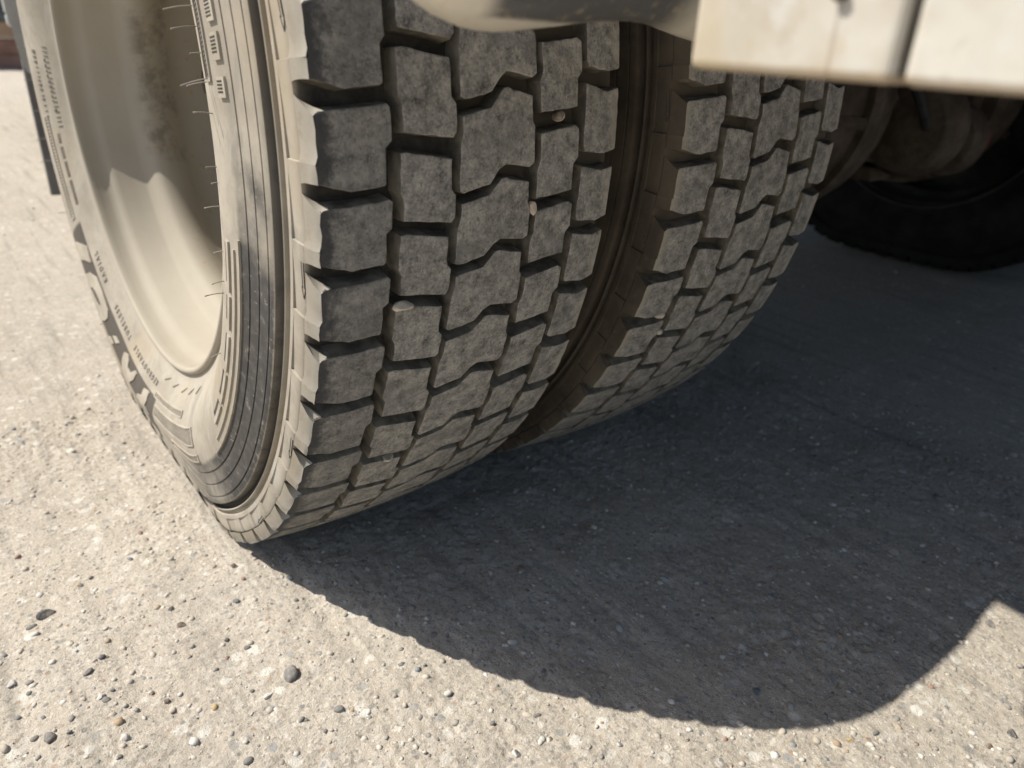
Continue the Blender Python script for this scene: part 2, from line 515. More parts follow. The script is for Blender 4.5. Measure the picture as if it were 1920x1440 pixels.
M_WOOD = simple_mat('brown_timber', (0.42, 0.29, 0.20), (0.56, 0.42, 0.31), 5, 0.9, 0.15, 0.2)
M_WOOD2 = simple_mat('reddish_timber', (0.30, 0.17, 0.12), (0.42, 0.26, 0.19), 5, 0.9, 0.15, 0.2)
M_TARP = simple_mat('grey_tarpaulin', (0.06, 0.068, 0.072), (0.14, 0.15, 0.155), 6, 0.7, 0.3, 0.2)

# ------------------------------------------------------------------ ground sheet
def axis(lo, hi, fine, far):
    a = [lo]
    n = int((hi - lo) / fine)
    a = list(np.linspace(lo, hi, n + 1))
    s = fine
    x = hi
    while x < far:
        s *= 1.22; x += s; a.append(x)
    s = fine
    x = lo
    while x > -far:
        s *= 1.22; x -= s; a.insert(0, x)
    return np.array(a)


def ground_height(X, Y):
    f = np.zeros_like(X)
    near0 = np.clip(1 - np.maximum(np.maximum(-0.42 - X, X - 0.95), np.maximum(-0.93 - Y, Y - 0.22)) / 0.15, 0, 1)
    for sc, am, sd_ in ((9, 0.0045, 1), (23, 0.0026, 2), (60, 0.0015, 3), (130, 0.0011, 4), (260, 0.0008, 5)):
        f += (am if sc < 30 else am * near0) * (vnoise2(X * sc + 50, Y * sc + 50, sd_) - 0.5)
    # gritty pits and crumbs, denser in some patches than in others
    q = vnoise2(X * 210 + 13, Y * 210 + 7, 12); q2 = vnoise2(X * 330 + 3, Y * 330 + 17, 13)
    near = np.clip(1 - np.maximum(np.maximum(-0.42 - X, X - 0.95), np.maximum(-0.93 - Y, Y - 0.22)) / 0.03, 0, 1)
    pm = near * (0.35 + 1.1 * np.clip(vnoise2(X * 7 + 2, Y * 7 + 2, 14) * 1.6 - 0.4, 0, 1))
    f += pm * (-0.0022 * np.clip(q - 0.70, 0, 1) / 0.3 + 0.0017 * np.clip(q2 - 0.66, 0, 1) / 0.34)
    # long ruts and drag lines along the driving direction
    f += near0 * 0.0020 * (vnoise2(X * 55 + 9, Y * 3 + 5, 8) - 0.5) + near0 * 0.0026 * (vnoise2(X * 24 + 3, Y * 1.6, 9) - 0.5)
    d = np.hypot(X, Y)
    f *= np.clip(1.0 + (d - 2) * 0.25, 1.0, 4.0)
    return f - 0.001


def tyre_flat(X, Y, f):
    for x0 in (-0.01, 0.325, 1.93, 2.26):
        m = np.clip(1 - np.maximum(np.maximum(x0 - X, X - (x0 + 0.27)), 0) / 0.03, 0, 1) * np.clip(1 - np.maximum(np.abs(Y) - 0.2, 0) / 0.05, 0, 1)
        f = f * (1 - m) + np.minimum(f, -0.0015) * m
    return f


gx = axis(-0.42, 0.95, 0.0024, 70)
gy = axis(-0.93, 0.22, 0.0024, 70)
GX, GY = np.meshgrid(gx, gy)
GZ = tyre_flat(GX, GY, ground_height(GX, GY))
nv = GX.size
me = bpy.data.meshes.new('ground')
co = np.stack([GX.ravel(), GY.ravel(), GZ.ravel()], 1)
ny, nx = GX.shape
ii = np.arange(nv).reshape(ny, nx)
quads = np.stack([ii[:-1, :-1].ravel(), ii[:-1, 1:].ravel(), ii[1:, 1:].ravel(), ii[1:, :-1].ravel()], 1)
me.vertices.add(nv); me.vertices.foreach_set('co', co.ravel())
me.loops.add(quads.size); me.loops.foreach_set('vertex_index', quads.ravel().astype(np.int32))
me.polygons.add(len(quads)); me.polygons.foreach_set('loop_start', np.arange(0, quads.size, 4, dtype=np.int32))
me.polygons.foreach_set('loop_total', np.full(len(quads), 4, dtype=np.int32))
me.polygons.foreach_set('use_smooth', np.ones(len(quads), dtype=bool))
me.update(calc_edges=True)
ground = link('ground', me, M_GROUND)
tag(ground, 'pale dusty gravel yard with tyre tracks', kind='structure')


def gz(x, y):
    X = np.array([[x]]); Y = np.array([[y]])
    return float(tyre_flat(X, Y, ground_height(X, Y))[0, 0])


# ------------------------------------------------------------------ stones
def ico(sub):
    bm = bmesh.new()
    bmesh.ops.create_icosphere(bm, subdivisions=sub, radius=1.0)
    v = np.array([x.co[:] for x in bm.verts]); f = [[w.index for w in q.verts] for q in bm.faces]
    bm.free()
    return v, np.array(f)


ICO1 = ico(1)
ICO2 = ico(2)
ICO3 = ico(3)


def stone_verts(base, size, squash, seed, rough=0.22, angular=False):
    v, f = base
    rg = np.random.default_rng(seed)
    d = np.zeros(len(v))
    for _ in range(5):
        n = rg.normal(size=3); n /= np.linalg.norm(n)
        d += rg.uniform(-1, 1) * np.abs(v @ n) ** 2
    w = v * (1 + rough * d[:, None] * 0.6)
    if angular:
        for _ in range(9):
            n = rg.normal(size=3); n /= np.linalg.norm(n)
            c = rg.uniform(0.55, 0.85)
            t = w @ n
            w = w - np.where(t > c, t - c, 0)[:, None] * n
    sx = size * rg.uniform(0.85, 1.25); sy = size * rg.uniform(0.7, 1.0); sz = size * squash
    w = w * np.array([sx, sy, sz])
    a = rg.uniform(0, 6.28); tl = rg.uniform(-0.25, 0.25)
    ca, sa = math.cos(a), math.sin(a)
    Rz = np.array([[ca, -sa, 0], [sa, ca, 0], [0, 0, 1]])
    Rx = np.array([[1, 0, 0], [0, math.cos(tl), -math.sin(tl)], [0, math.sin(tl), math.cos(tl)]])
    return w @ (Rz @ Rx).T, f


def add_tint(me, cols):
    at = me.color_attributes.new('tint', 'FLOAT_COLOR', 'POINT')
    at.data.foreach_set('color', np.concatenate([cols, np.ones((len(cols), 1))], 1).ravel())


STONE_COLS = [((0.54, 0.49, 0.42), 10), ((0.64, 0.6, 0.53), 6), ((0.33, 0.31, 0.28), 4), ((0.19, 0.195, 0.2), 2),
              ((0.10, 0.105, 0.115), 0.6), ((0.72, 0.70, 0.65), 5), ((0.42, 0.31, 0.2), 1.3), ((0.33, 0.2, 0.16), 0.8), ((0.25, 0.27, 0.30), 1.2)]
SC = np.array([c for c, w in STONE_COLS]); SW = np.array([w for c, w in STONE_COLS]); SW = SW / SW.sum()


def blocked(x, y):
    return abs(y) < 0.24 and (-0.02 < x < 0.27 or 0.31 < x < 0.61 or 1.92 < x < 2.5)


def gravel(name, n, region, smin, smax, label, base, power=3.0):
    vs, fs, cs = [], [], []
    off = 0
    rg = np.random.default_rng(len(name) * 13 + n)
    protos = [stone_verts(base, 1.0, rg.uniform(0.45, 0.75), 100 + q, 0.35, q % 2 == 0) for q in range(40)]
    for i in range(n):
        x = rg.uniform(region[0], region[1]); y = rg.uniform(region[2], region[3])
        if blocked(x, y): continue
        s = smin + (smax - smin) * rg.random() ** power
        v, f = protos[rg.integers(40)]
        a = rg.uniform(0, 6.28)
        ca, sa = math.cos(a), math.sin(a)
        w = v * s
        w = np.stack([w[:, 0] * ca - w[:, 1] * sa, w[:, 0] * sa + w[:, 1] * ca, w[:, 2]], 1)
        w = w + np.array([x, y, gz(x, y) + s * rg.uniform(-0.42, 0.12)])
        vs.append(w); fs.append(f + off); off += len(w)
        col = SC[rg.choice(len(SC), p=SW)] * rg.uniform(0.85, 1.15)
        cs.append(np.tile(np.clip(col, 0, 0.8), (len(w), 1)))
    V = np.concatenate(vs); F = np.concatenate(fs)
    o = from_np(name, V, F, M_STONE, smooth=True)
    add_tint(o.data, np.concatenate(cs))
    tag(o, label, kind='stuff')
    return o


gravel('gravel', 17000, (-0.45, 1.1, -1.0, 0.35), 0.0009, 0.0042, 'fine loose gravel strewn over the pale ground', ICO1)
gravel('coarse_gravel', 2600, (-1.2, 2.6, -1.2, 3.0), 0.002, 0.006, 'coarser embedded gravel grains around the truck', ICO1)

# ------------------------------------------------------------------ the truck
RT, HA, WT = 0.5, 0.45717, 0.2496           # tyre radius, axle height, tread width
truck = bpy.data.objects.new('truck', None)
COL.objects.link(truck)
truck.empty_display_size = 0.3
truck.location = (1.25, 0.0, 0.0)
tag(truck, 'dusty truck on dual rear wheels, its worn block tread and sunlit sidewall turned to us', 'truck')
TL = Vector(truck.location)

SIDE = [(0.300, 0.0135), (0.3045, 0.0122), (0.3075, 0.0112), (0.312, 0.0095), (0.3160, 0.0075), (0.322, 0.0038), (0.329, -0.0005),
        (0.336, -0.0048), (0.344, -0.0085), (0.352, -0.0120), (0.360, -0.0142), (0.368, -0.0156), (0.377, -0.0165), (0.386, -0.0168),
        (0.395, -0.0163), (0.402, -0.0152), (0.4085, -0.0138), (0.4092, -0.0137), (0.4095, -0.0122), (0.4108, -0.0122), (0.4112, -0.0134),
        (0.4228, -0.0121), (0.4231, -0.0107), (0.4244, -0.0107), (0.4248, -0.0120), (0.4368, -0.0108), (0.4371, -0.0094), (0.4384, -0.0094),
        (0.4388, -0.0107), (0.4448, -0.0100), (0.4456, -0.0094), (0.4458, -0.0028), (0.4464, -0.0015), (0.4524, -0.0015), (0.4527, -0.0058),
        (0.4537, -0.0066), (0.4545, -0.0060), (0.4549, -0.0022), (0.4588, -0.0026), (0.4594, -0.0046), (0.4599, -0.0050), (0.4601, -0.0050), (0.4630, -0.0050), (0.4641, -0.0050), (0.4644, -0.0050), (0.468, -0.0050),
        (0.4730, -0.0048), (0.4775, -0.0044), (0.4788, -0.0038), (0.4791, -0.0018), (0.4793, 0.0030), (0.4795, 0.0090)]
SR = np.array([s[0] for s in SIDE]); SX = np.array([s[1] for s in SIDE])


def side_x(r): return float(np.interp(r, SR, SX))


def crown(x): return RT - 0.007 * ((x - WT / 2) / (WT / 2)) ** 2


SOFT = 0.005


def deform(x, r, t):
    """flatten the tyre where it carries load; t in degrees, 90 = down"""
    s = math.sin(D2R(t))
    if s > 0.6:
        d = RT - HA / s
        d = 0.5 * (d + math.sqrt(d * d + SOFT ** 2)) if d > -0.12 else 0.0
        if d > 1e-5:
            u = min(1.0, max(0.0, (r - 0.325) / 0.14))
            w = u * u * (3 - 2 * u)
            g = math.exp(-((r - 0.405) / 0.05) ** 2)
            xm = (x - WT / 2)
            x = x + (1 if xm > 0 else -1) * 0.10 * d * g
            r = r - d * w
    return x, r


def loc3(x, r, t, df=True):
    if df: x, r = deform(x, r, t)
    a = D2R(t)
    return (x, -r * math.cos(a), -r * math.sin(a))


# pitch sequences measured from the picture (angle of the lower outer corner of each shoulder block)
def sequence(seen, seed):
    rg = random.Random(seed)
    pit = [b - a for a, b in zip(seen, seen[1:])]
    left = 360.0 - sum(pit)
    n = round(left / 6.35)
    ext = [rg.choice((6.0, 6.15, 6.5, 6.75)) for _ in range(n)]
    k = left / sum(ext)
    th = list(seen)
    for e in ext[:-1]: th.append(th[-1] + e * k)
    return th          # row reference angles, ascending, row i has pitch th[i]-th[i-1]


ROWS1 = sequence([-18.6, -12.3, -5.74, 1.0, 7.0, 13.17, 19.67, 26.48, 32.62, 38.6, 44.7], 1)
ROWS2 = sequence([-18.3, -12.1, -5.9, 0.5, 6.6, 13.35, 19.5, 25.7, 31.7, 37.85, 44.0], 2)

# outlines (x, angle) of the five blocks of one pitch, for a pitch of 6.74 deg, angle 1.0 = row reference
BLOCKS = {
    'A': [(0.0010, -3.46), (0.0020, -3.58), (0.0042, -3.70), (0.0078, -3.78), (0.0322, -3.98), (0.0465, -4.24), (0.0492, -3.95), (0.0490, -1.73), (0.0452, -1.27), (0.0451, 1.25), (0.0433, 1.41), (0.0216, 1.69), (0.0008, 1.00), (0.0003, -0.30), (0.0019, -0.37)],
    'B': [(0.0544, -7.76), (0.0591, -7.83), (0.0920, -7.18), (0.0923, -4.6), (0.0960, -4.12), (0.0960, -2.1), (0.0935, -1.67), (0.0569, -2.24), (0.0565, -4.06), (0.0540, -4.70)],
    'C': [(0.1003, -3.26), (0.1236, -3.83), (0.1333, -5.16), (0.1371, -5.21), (0.1590, -4.61), (0.1600, -2.71), (0.1622, -2.3), (0.1628, 0.55), (0.1585, 0.88), (0.1367, 0.46), (0.1307, 0.89), (0.1236, 1.93), (0.1018, 2.46), (0.0985, 2.23), (0.0985, -1.03), (0.1006, -2.1)],
    'D': [(0.1675, -1.74), (0.2019, -2.29), (0.2066, -1.98), (0.2076, 0.35), (0.2031, 0.9), (0.2036, 3.15), (0.1672, 3.52), (0.1657, 1.15), (0.1682, 0.34)],
    'E': [(0.2118, -5.53), (0.2359, -4.9), (0.2480, -5.19), (0.2492, -5.04), (0.2494, -0.08), (0.2484, 0.05), (0.2370, 0.34), (0.2145, -0.04), (0.2120, -0.5)],
}
DEPTH = 0.0140


def densify(poly, step, rg, jit):
    """outline in metres (x, s) with extra, slightly worn points along the edges"""
    out = []
    n = len(poly)
    for i in range(n):
        a, b = np.array(poly[i]), np.array(poly[(i + 1) % n])
        L = np.linalg.norm(b - a)
        k = max(1, int(round(L / step)))
        for j in range(k):
            q = a + (b - a) * j / k
            if jit:
                q = q + np.array([rg.uniform(-jit, jit), rg.uniform(-jit, jit)])
            out.append(q)
    return out


def offset_poly(P, d):
    n = len(P)
    A = 0
    for i in range(n): A += P[i][0] * P[(i + 1) % n][1] - P[(i + 1) % n][0] * P[i][1]
    s = 1 if A > 0 else -1
    out = []
    for i in range(n):
        p0, p1, p2 = P[i - 1], P[i], P[(i + 1) % n]
        e1 = p1 - p0; e2 = p2 - p1
        n1 = s * np.array([e1[1], -e1[0]]) / (np.linalg.norm(e1) + 1e-9)
        n2 = s * np.array([e2[1], -e2[0]]) / (np.linalg.norm(e2) + 1e-9)
        m = n1 + n2
        m = m / (np.linalg.norm(m) + 1e-9)
        c = max(0.55, float(m @ n1))
        out.append(p1 + m * d / c)
    return out


def block_geo(kind, ref, pitch, rg, detail=True):
    """vertices and faces of one tread block in wheel-local coordinates"""
    k = pitch / 6.74
    K = D2R(1) * RT
    poly = [np.array([x, ((t - 1.0) * k) * K]) for x, t in BLOCKS[kind]]
    if detail: poly = densify(poly, 0.0055, rg, 0.00042)
    n = len(poly)
    V, F, S = [], [], []
    fix = (lambda q: max(q, 0.0002)) if kind == 'A' else (lambda q: q)

    def put(P, dep, keepx=False):
        i0 = len(V)
        for q in P:
            x = q[0]
            r = crown(min(max(x, 0), WT)) - dep
            V.append(loc3(x, r, ref + q[1] / K))
        return list(range(i0, i0 + n))
    if detail:
        rings = [put(offset_poly(poly, -0.0013), 0.0), put(offset_poly(poly, -0.00035), 0.00045), put(poly, 0.0016), put(offset_poly(poly, 0.0011), DEPTH + 0.001)]
    else:
        rings = [put(poly, 0.0), put(offset_poly(poly, 0.001), DEPTH + 0.001)]
    F.append(rings[0]); S.append(0)
    for q, (a, b) in enumerate(zip(rings, rings[1:])):
        for i in range(n):
            j = (i + 1) % n
            F.append((a[i], a[j], b[j], b[i])); S.append(0 if (detail and q == 0) else 1)
    if kind == 'A':
        # shoulder face running down the outside to the buttress; a scalloped notch stays open between blocks
        path = [(0.0002, 0.4932), (-0.0009, 0.4911), (-0.0019, 0.4885), (-0.0028, 0.4855), (-0.0036, 0.4825), (-0.0042, 0.4798)]
        top = [-3.46, -3.68, -3.92, -4.24, -4.54, -4.80]
        bot = [1.00, 0.98, 0.97, 0.98, 1.02, 1.10]
        us = [0.0, 0.2, 0.4, 0.58, 0.70, 0.715, 0.85, 1.0] if detail else [0.0, 0.7, 0.715, 1.0]
        t_step = -0.33
        base = len(V); w = len(us)
        for q, (x, r) in enumerate(path):
            lo, hi = top[q], bot[q]
            for i, u in enumerate(us):
                if u < 0.71: t = lo + (t_step - lo) * u / 0.70
                else: t = t_step - 0.05 + (hi - t_step + 0.05) * max(0.0, (u - 0.715) / 0.285) + 0.05
                ph = ((t + 0.345) / 6.74) % 1.0
                if u >= 0.71 and ph > 0.9: ph = 0.0
                jx = rg.uniform(-0.0005, 0.0005) if (detail and q < 3) else 0
                V.append(loc3(x + jx + 0.0016 * ph, r, ref + (t - 1.0) * k))
        for q in range(len(path) - 1):
            for i in range(w - 1):
                F.append((base + q * w + i, base + q * w + i + 1, base + (q + 1) * w + i + 1, base + (q + 1) * w + i)); S.append(2)
        # pale scallop that rises from the mouth of the notch to the tread face
        e0 = [(0.0078, -3.78, 0.0009), (0.0034, -3.66, 0.0006)]
        rid = [(0.0078, -3.81, 0.0022), (0.0060, -3.90, 0.0046), (0.0040, -4.03, 0.0070), (0.0020, -4.19, 0.0092), (0.0000, -4.36, 0.0110), (-0.0022, -4.58, 0.0124), (-0.0042, -4.80, 0.0132)]
        up = len(V)
        for x, t, d in e0: V.append(loc3(x, crown(max(x, 0)) - d, ref + (t - 1.0) * k))
        upl = [up, up + 1] + [base + q * w for q in range(len(path))]
        upl = [upl[0], upl[1], upl[2], upl[3], upl[4], upl[5], upl[6]]
        rl = []
        for x, t, d in rid[:-1]:
            rl.append(len(V)); V.append(loc3(x, crown(max(x, 0)) - d, ref + (t - 1.0) * k))
        rl.append(base + 5 * w)
        for i in range(6):
            F.append((upl[i], upl[i + 1], rl[i + 1], rl[i])); S.append(2)
        # dark flanks inside the notch
        dn = []
        for x, t, d in rid:
            dn.append(len(V)); V.append(loc3(x + 0.004, crown(max(x, 0)) - d - 0.011 * (1 - 0.6 * (d / 0.0132)), ref + (t - 0.90) * k))
        for i in range(6):
            F.append((rl[i], rl[i + 1], dn[i + 1], dn[i])); S.append(1)
        fl = len(V)
        for q, (x, r) in enumerate(path):
            V.append(loc3(x + 0.015, r - 0.011, ref + (bot[q] - 1.0 - 0.1) * k))
        for q in range(len(path) - 1):
            F.append((base + q * w + w - 1, base + (q + 1) * w + w - 1, fl + q + 1, fl + q)); S.append(1)
    return V, F, S


def carcass(rows, fine=True):
    prof = [(x, r, 's') for r, x in SIDE]
    for x in np.linspace(0.018, WT - 0.018, 12): prof.append((x, crown(x) - DEPTH, 't'))
    for r, x in SIDE[::-1]: prof.append((WT - x, r, 'r'))
    th = []
    st = sorted(rows)
    for i, a in enumerate(st):
        b = st[i + 1] if i + 1 < len(st) else st[0] + 360
        for u in ((0.0, 0.12, 0.26, 0.40, 0.54, 0.68, 0.795, 0.803, 0.90) if fine else (0, 0.33, 0.66)):
            th.append((a + (b - a) * u, u))
    V, F = [], []
    m = len(prof)
    for t, u in th:
        for x, r, kd in prof:
            xx = x
            if kd == 's' and fine and 0.4643 < r < 0.4790:
                ph = (u - 0.8) % 1.0
                xx = x + 0.0016 * ph
            V.append(loc3(xx, r, t))
    n = len(th)
    for i in range(n):
        j = (i + 1) % n
        for q in range(m - 1):
            F.append((i * m + q, i * m + q + 1, j * m + q + 1, j * m + q))
    return V, F


def prisms(name, polys, h, mat, parent, sub=2, floor=0.002, kindstuff=False):
    """raised flat figures on the sidewall; polys hold (angle, r) outlines"""
    bm = bmesh.new()
    for P in polys:
        b2 = bmesh.new()
        vs = [b2.verts.new((t * D2R(1) * 0.375, r, 0)) for t, r in P]
        b2.faces.new(vs)
        bmesh.ops.triangulate(b2, faces=b2.faces[:])
        if sub: bmesh.ops.subdivide_edges(b2, edges=b2.edges[:], cuts=sub, use_grid_fill=True)
        bmesh.ops.triangulate(b2, faces=b2.faces[:])
        mp = {}
        for v in b2.verts:
            t = v.co.x / (D2R(1) * 0.375); r = v.co.y
            top = bm.verts.new(loc3(side_x(r) - h, r, t))
            mp[v] = (top, t, r)
        for f in b2.faces: bm.faces.new([mp[v][0] for v in f.verts])
        bnd = [e for e in b2.edges if len(e.link_faces) == 1]
        low = {}
        for e in bnd:
            for v in e.verts:
                if v not in low: low[v] = bm.verts.new(loc3(side_x(mp[v][2]) + floor, mp[v][2], mp[v][1]))
        for e in bnd:
            a, b = e.verts
            bm.faces.new((mp[a][0], mp[b][0], low[b], low[a]))
        b2.free()
    o = from_bm(name, bm, mat, parent)
    if kindstuff: tag(o, kind='stuff')
    return o


def rect(t0, t1, r0, r1, n=1):
    out = []
    for i in range(n + 1): out.append((t0 + (t1 - t0) * i / n, r0))
    for i in range(n + 1): out.append((t1 + (t0 - t1) * i / n, r1))
    return out


def make_tyre(xoff, rows, seed, fine, label, vis=(-26.0, 74.0), mirror=False):
    rg = random.Random(seed)
    V, F = carcass(rows, fine)
    me = bpy.data.meshes.new('tyre')
    me.from_pydata(V, [], F)
    me.polygons.foreach_set('use_smooth', [True] * len(me.polygons))
    me.update()
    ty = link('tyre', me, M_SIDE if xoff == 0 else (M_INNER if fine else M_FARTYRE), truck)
    ty.location = Vector((xoff, 0, HA)) - TL
    if mirror: ty.rotation_euler = (0, 0, math.pi)
    tag(ty, label)
    try: me.set_sharp_from_angle(angle=D2R(34))
    except Exception: pass
    rest_v, rest_f, rest_s = [], [], []
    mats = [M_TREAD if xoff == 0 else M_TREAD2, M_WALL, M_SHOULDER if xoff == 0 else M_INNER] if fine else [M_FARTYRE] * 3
    st = sorted(rows)
    for i, ref in enumerate(st):
        prev = st[i - 1] if i else st[-1] - 360
        pitch = ref - prev
        for kd in 'ABCDE':
            vis_row = fine and vis[0] < ref < vis[1]
            bv, bf, bs = block_geo(kd, ref, pitch, rg, vis_row)
            if vis_row:
                bo = from_np('tread_block', bv, bf, mats, ty)
                bo.data.polygons.foreach_set('material_index', bs)
                bo.data.polygons.foreach_set('use_smooth', [q == 2 for q in bs])
                bo.data.set_sharp_from_angle(angle=D2R(24))
            else:
                o = len(rest_v)
                rest_v += bv
                rest_f += [tuple(q + o for q in f) for f in bf]
                rest_s += bs
    ro = from_np('tread_blocks', rest_v, rest_f, mats, ty)
    ro.data.polygons.foreach_set('material_index', rest_s)
    tag(ro, kind='stuff')
    return ty


tyre1 = make_tyre(0.0, ROWS1, 1, True, 'outer rear tyre, its dusty left sidewall in the sun')
tyre2 = make_tyre(0.3295, ROWS2, 2, True, 'inner rear tyre in the shade beside the outer one')
SOFT = 0.028
tyre3 = make_tyre(1.945, ROWS1, 3, False, 'tyre coloured dark for the deep shade on the far side of the axle')
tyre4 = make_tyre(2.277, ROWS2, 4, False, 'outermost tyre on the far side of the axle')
SOFT = 0.005

# --- raised marks on the outer sidewall
LET = {
    'Y': [(90.9, 0.3535), (92.0, 0.3530), (94.6, 0.3568), (94.9, 0.3720), (98.6, 0.3860), (99.3, 0.3990), (97.6, 0.4030), (95.0, 0.3900), (93.6, 0.3935), (91.6, 0.4040), (90.2, 0.4010), (92.2, 0.3850), (91.0, 0.3700)],
    'A': [(99.8, 0.3540), (101.2, 0.3535), (103.6, 0.3680), (105.6, 0.3670), (106.2, 0.3560), (107.6, 0.3500), (110.0, 0.3560), (110.6, 0.3740), (110.2, 0.3900), (108.2, 0.4030), (105.8, 0.4035), (103.2, 0.3870), (100.4, 0.3690)],
    '=1': [(116.4, 0.3795), (118.9, 0.3800), (121.0, 0.3935), (118.5, 0.3930)],
    '=2': [(113.2, 0.3590), (115.8, 0.3595), (117.6, 0.3680), (115.0, 0.3685)],
    'I': [(135.2, 0.3500), (139.9, 0.3475), (141.6, 0.3590), (143.9, 0.3790), (144.3, 0.3960), (140.6, 0.3960), (139.4, 0.3850), (137.6, 0.3655)],
}
for q in ('Y', 'A', '=1', '=2', 'I'):
    mid = sum(p[0] for p in LET[q]) / len(LET[q])
    prisms('raised_letter', [[(mid + (p[0] - mid) * 0.88, p[1]) for p in LET[q]]], 0.0013, M_LETTER, tyre1, sub=2)
# the round letter with its slot: four sides of a ring
O_out = [(136.6, 0.3920), (134.6, 0.3640), (131.8, 0.3495), (127.6, 0.3490), (122.6, 0.3520), (121.5, 0.3600), (122.6, 0.3740), (125.2, 0.3940), (128.2, 0.4020), (132.6, 0.4030), (135.8, 0.4000)]
O_in = [(132.4, 0.3800), (131.6, 0.3730), (130.2, 0.3672), (127.8, 0.3650), (126.4, 0.3645), (126.0, 0.3662), (126.3, 0.3705), (127.2, 0.3760), (128.6, 0.3800), (130.2, 0.3820), (131.8, 0.3822)]
ring = [[O_out[i], O_out[(i + 1) % 11], O_in[(i + 1) % 11], O_in[i]] for i in range(11)]
prisms('raised_letter', ring, 0.0013, M_LETTER, tyre1, sub=1)


def ribbed(parent, t0, t1, r0, r1, step, frame=True, ribm=None):
    ps = [rect(t0, t1, r0, r1, max(1, int((t1 - t0) / 3)))]
    o = prisms('ribbed_panel', ps, 0.00035, M_RIBS, parent, sub=1)
    ribs = []
    t = t0 + step / 2
    while t < t1:
        ribs.append(rect(t, t + step * 0.42, r0 + 0.0006, r1 - 0.0006)); t += step
    prisms('panel_ribs', ribs, 0.0008, ribm or M_LETTER, parent, sub=0, kindstuff=True)
    if frame:
        fr = [rect(t0 - 0.3, t1 + 0.3, r0 - 0.0012, r0, 6), rect(t0 - 0.3, t1 + 0.3, r1, r1 + 0.0012, 6), rect(t1, t1 + 0.35, r0, r1), rect(t0 - 0.35, t0, r0, r1)]
        prisms('panel_frame', fr, 0.0014, M_LETTER, parent, sub=0)


ribbed(tyre1, 62.0, 86.0, 0.3600, 0.3785, 0.75)
ribbed(tyre1, 61.0, 75.0, 0.3905, 0.3965, 0.8)
ribbed(tyre1, 69.5, 88.0, 0.3430, 0.3490, 0.6)
ribbed(tyre1, 148.0, 170.5, 0.3560, 0.3655, 0.7)
ribbed(tyre1, -34.0, -6.3, 0.3725, 0.3815, 0.42, ribm=M_RIBS)
for a, b in ((164.4, 166.6), (160.9, 163.6), (156.6, 160.2), (150.0, 155.8)):
    prisms('dark_window', [rect(a, b, 0.3385, 0.3440)], 0.0003, M_RIBS, tyre1, sub=1)
for a, b in ((-13.6, -10.9), (-10.0, -7.7), (-6.3, -4.5)):
    prisms('vent_block', [rect(a, b, 0.3945, 0.4035)], 0.0016, M_LETTER, tyre1, sub=1)
    rb = []
    t = a + 0.3
    while t < b - 0.5:
        rb.append(rect(t, t + 0.16, 0.3950, 0.4010)); t += 0.31
    prisms('vent_slots', rb, 0.00175, M_ARROW, tyre1, sub=0, kindstuff=True)
# long outlined letters low on the near side
for a, b in ((11.0, 16.0), (18.0, 21.5), (24.0, 29.0), (31.0, 36.5), (38.5, 43.0)):
    prisms('dark_window', [rect(a, b, 0.3705, 0.3765, 3)], 0.0004, M_ARROW, tyre1, sub=0)
    prisms('raised_letter', [rect(a - 0.8, b + 0.6, 0.3772, 0.3815, 3)], 0.0016, M_LETTER, tyre1, sub=0)
prisms('moulded_line', [rect(10.5, 46.0, 0.3900, 0.3915, 14)], 0.0014, M_LETTER, tyre1, sub=0)
prisms('moulded_line', [rect(9.0, 49.0, 0.3985, 0.4000, 14)], 0.0016, M_LETTER, tyre1, sub=0)
# a ring of small moulded words near the bead, read from the bottom upwards along the front
def ring_text(txt, t0, r0, size, h, mat, parent, spacing=1.0):
    """the built-in font bent round the sidewall; every character a raised piece of one part"""
    cu = bpy.data.curves.new('text', 'FONT')
    cu.body = txt; cu.size = size; cu.space_character = spacing; cu.resolution_u = 2
    ob = bpy.data.objects.new('text', cu)
    tm = bpy.data.meshes.new_from_object(ob)
    bm = bmesh.new(); bm.from_mesh(tm)
    bpy.data.objects.remove(ob); bpy.data.curves.remove(cu); bpy.data.meshes.remove(tm)
    bmesh.ops.remove_doubles(bm, verts=bm.verts[:], dist=1e-6)
    ext = bmesh.ops.extrude_face_region(bm, geom=bm.faces[:])
    topv = {g for g in ext['geom'] if isinstance(g, bmesh.types.BMVert)}
    for v in bm.verts:
        r = r0 + v.co.y
        t = t0 + (v.co.x / r0) / D2R(1)
        v.co = Vector(loc3(side_x(r) - (h if v in topv else -0.0012), r, t))
    return from_bm('raised_word', bm, mat, parent)


for word, t0 in (('REGROOVABLE', 89.5), ('TUBELESS', 110.0), ('RADIAL', 128.5)):
    ring_text(word, t0, 0.3322, 0.0094, 0.0008, M_RIBS, tyre1, 1.75)
for a in (84.0, 78.0, 71.5, 66.0, 60.0):
    prisms('moulded_tick', [[(a, 0.3195), (a + 0.5, 0.3195), (a + 3.2, 0.3245), (a + 3.2, 0.3258), (a + 2.6, 0.3252)]], 0.0006, M_RIBS, tyre1, sub=0)
# text rows near the top of the far side
rgx = random.Random(5)
small = []
for r0, t0, t1 in ((0.352, 170.5, 184.0), (0.330, 168.0, 186.0)):
    t = t0
    while t < t1:
        w = rgx.uniform(0.35, 0.8)
        small.append(rect(t, t + 0.18, r0, r0 + 0.0065))
        if rgx.random() < 0.6: small.append(rect(t, t + w, r0 + rgx.choice((0, 0.003, 0.0055)), r0 + 0.0068))
        t += w + 0.5
prisms('small_raised_marks', small, 0.0008, M_RIBS, tyre1, sub=0, kindstuff=True)


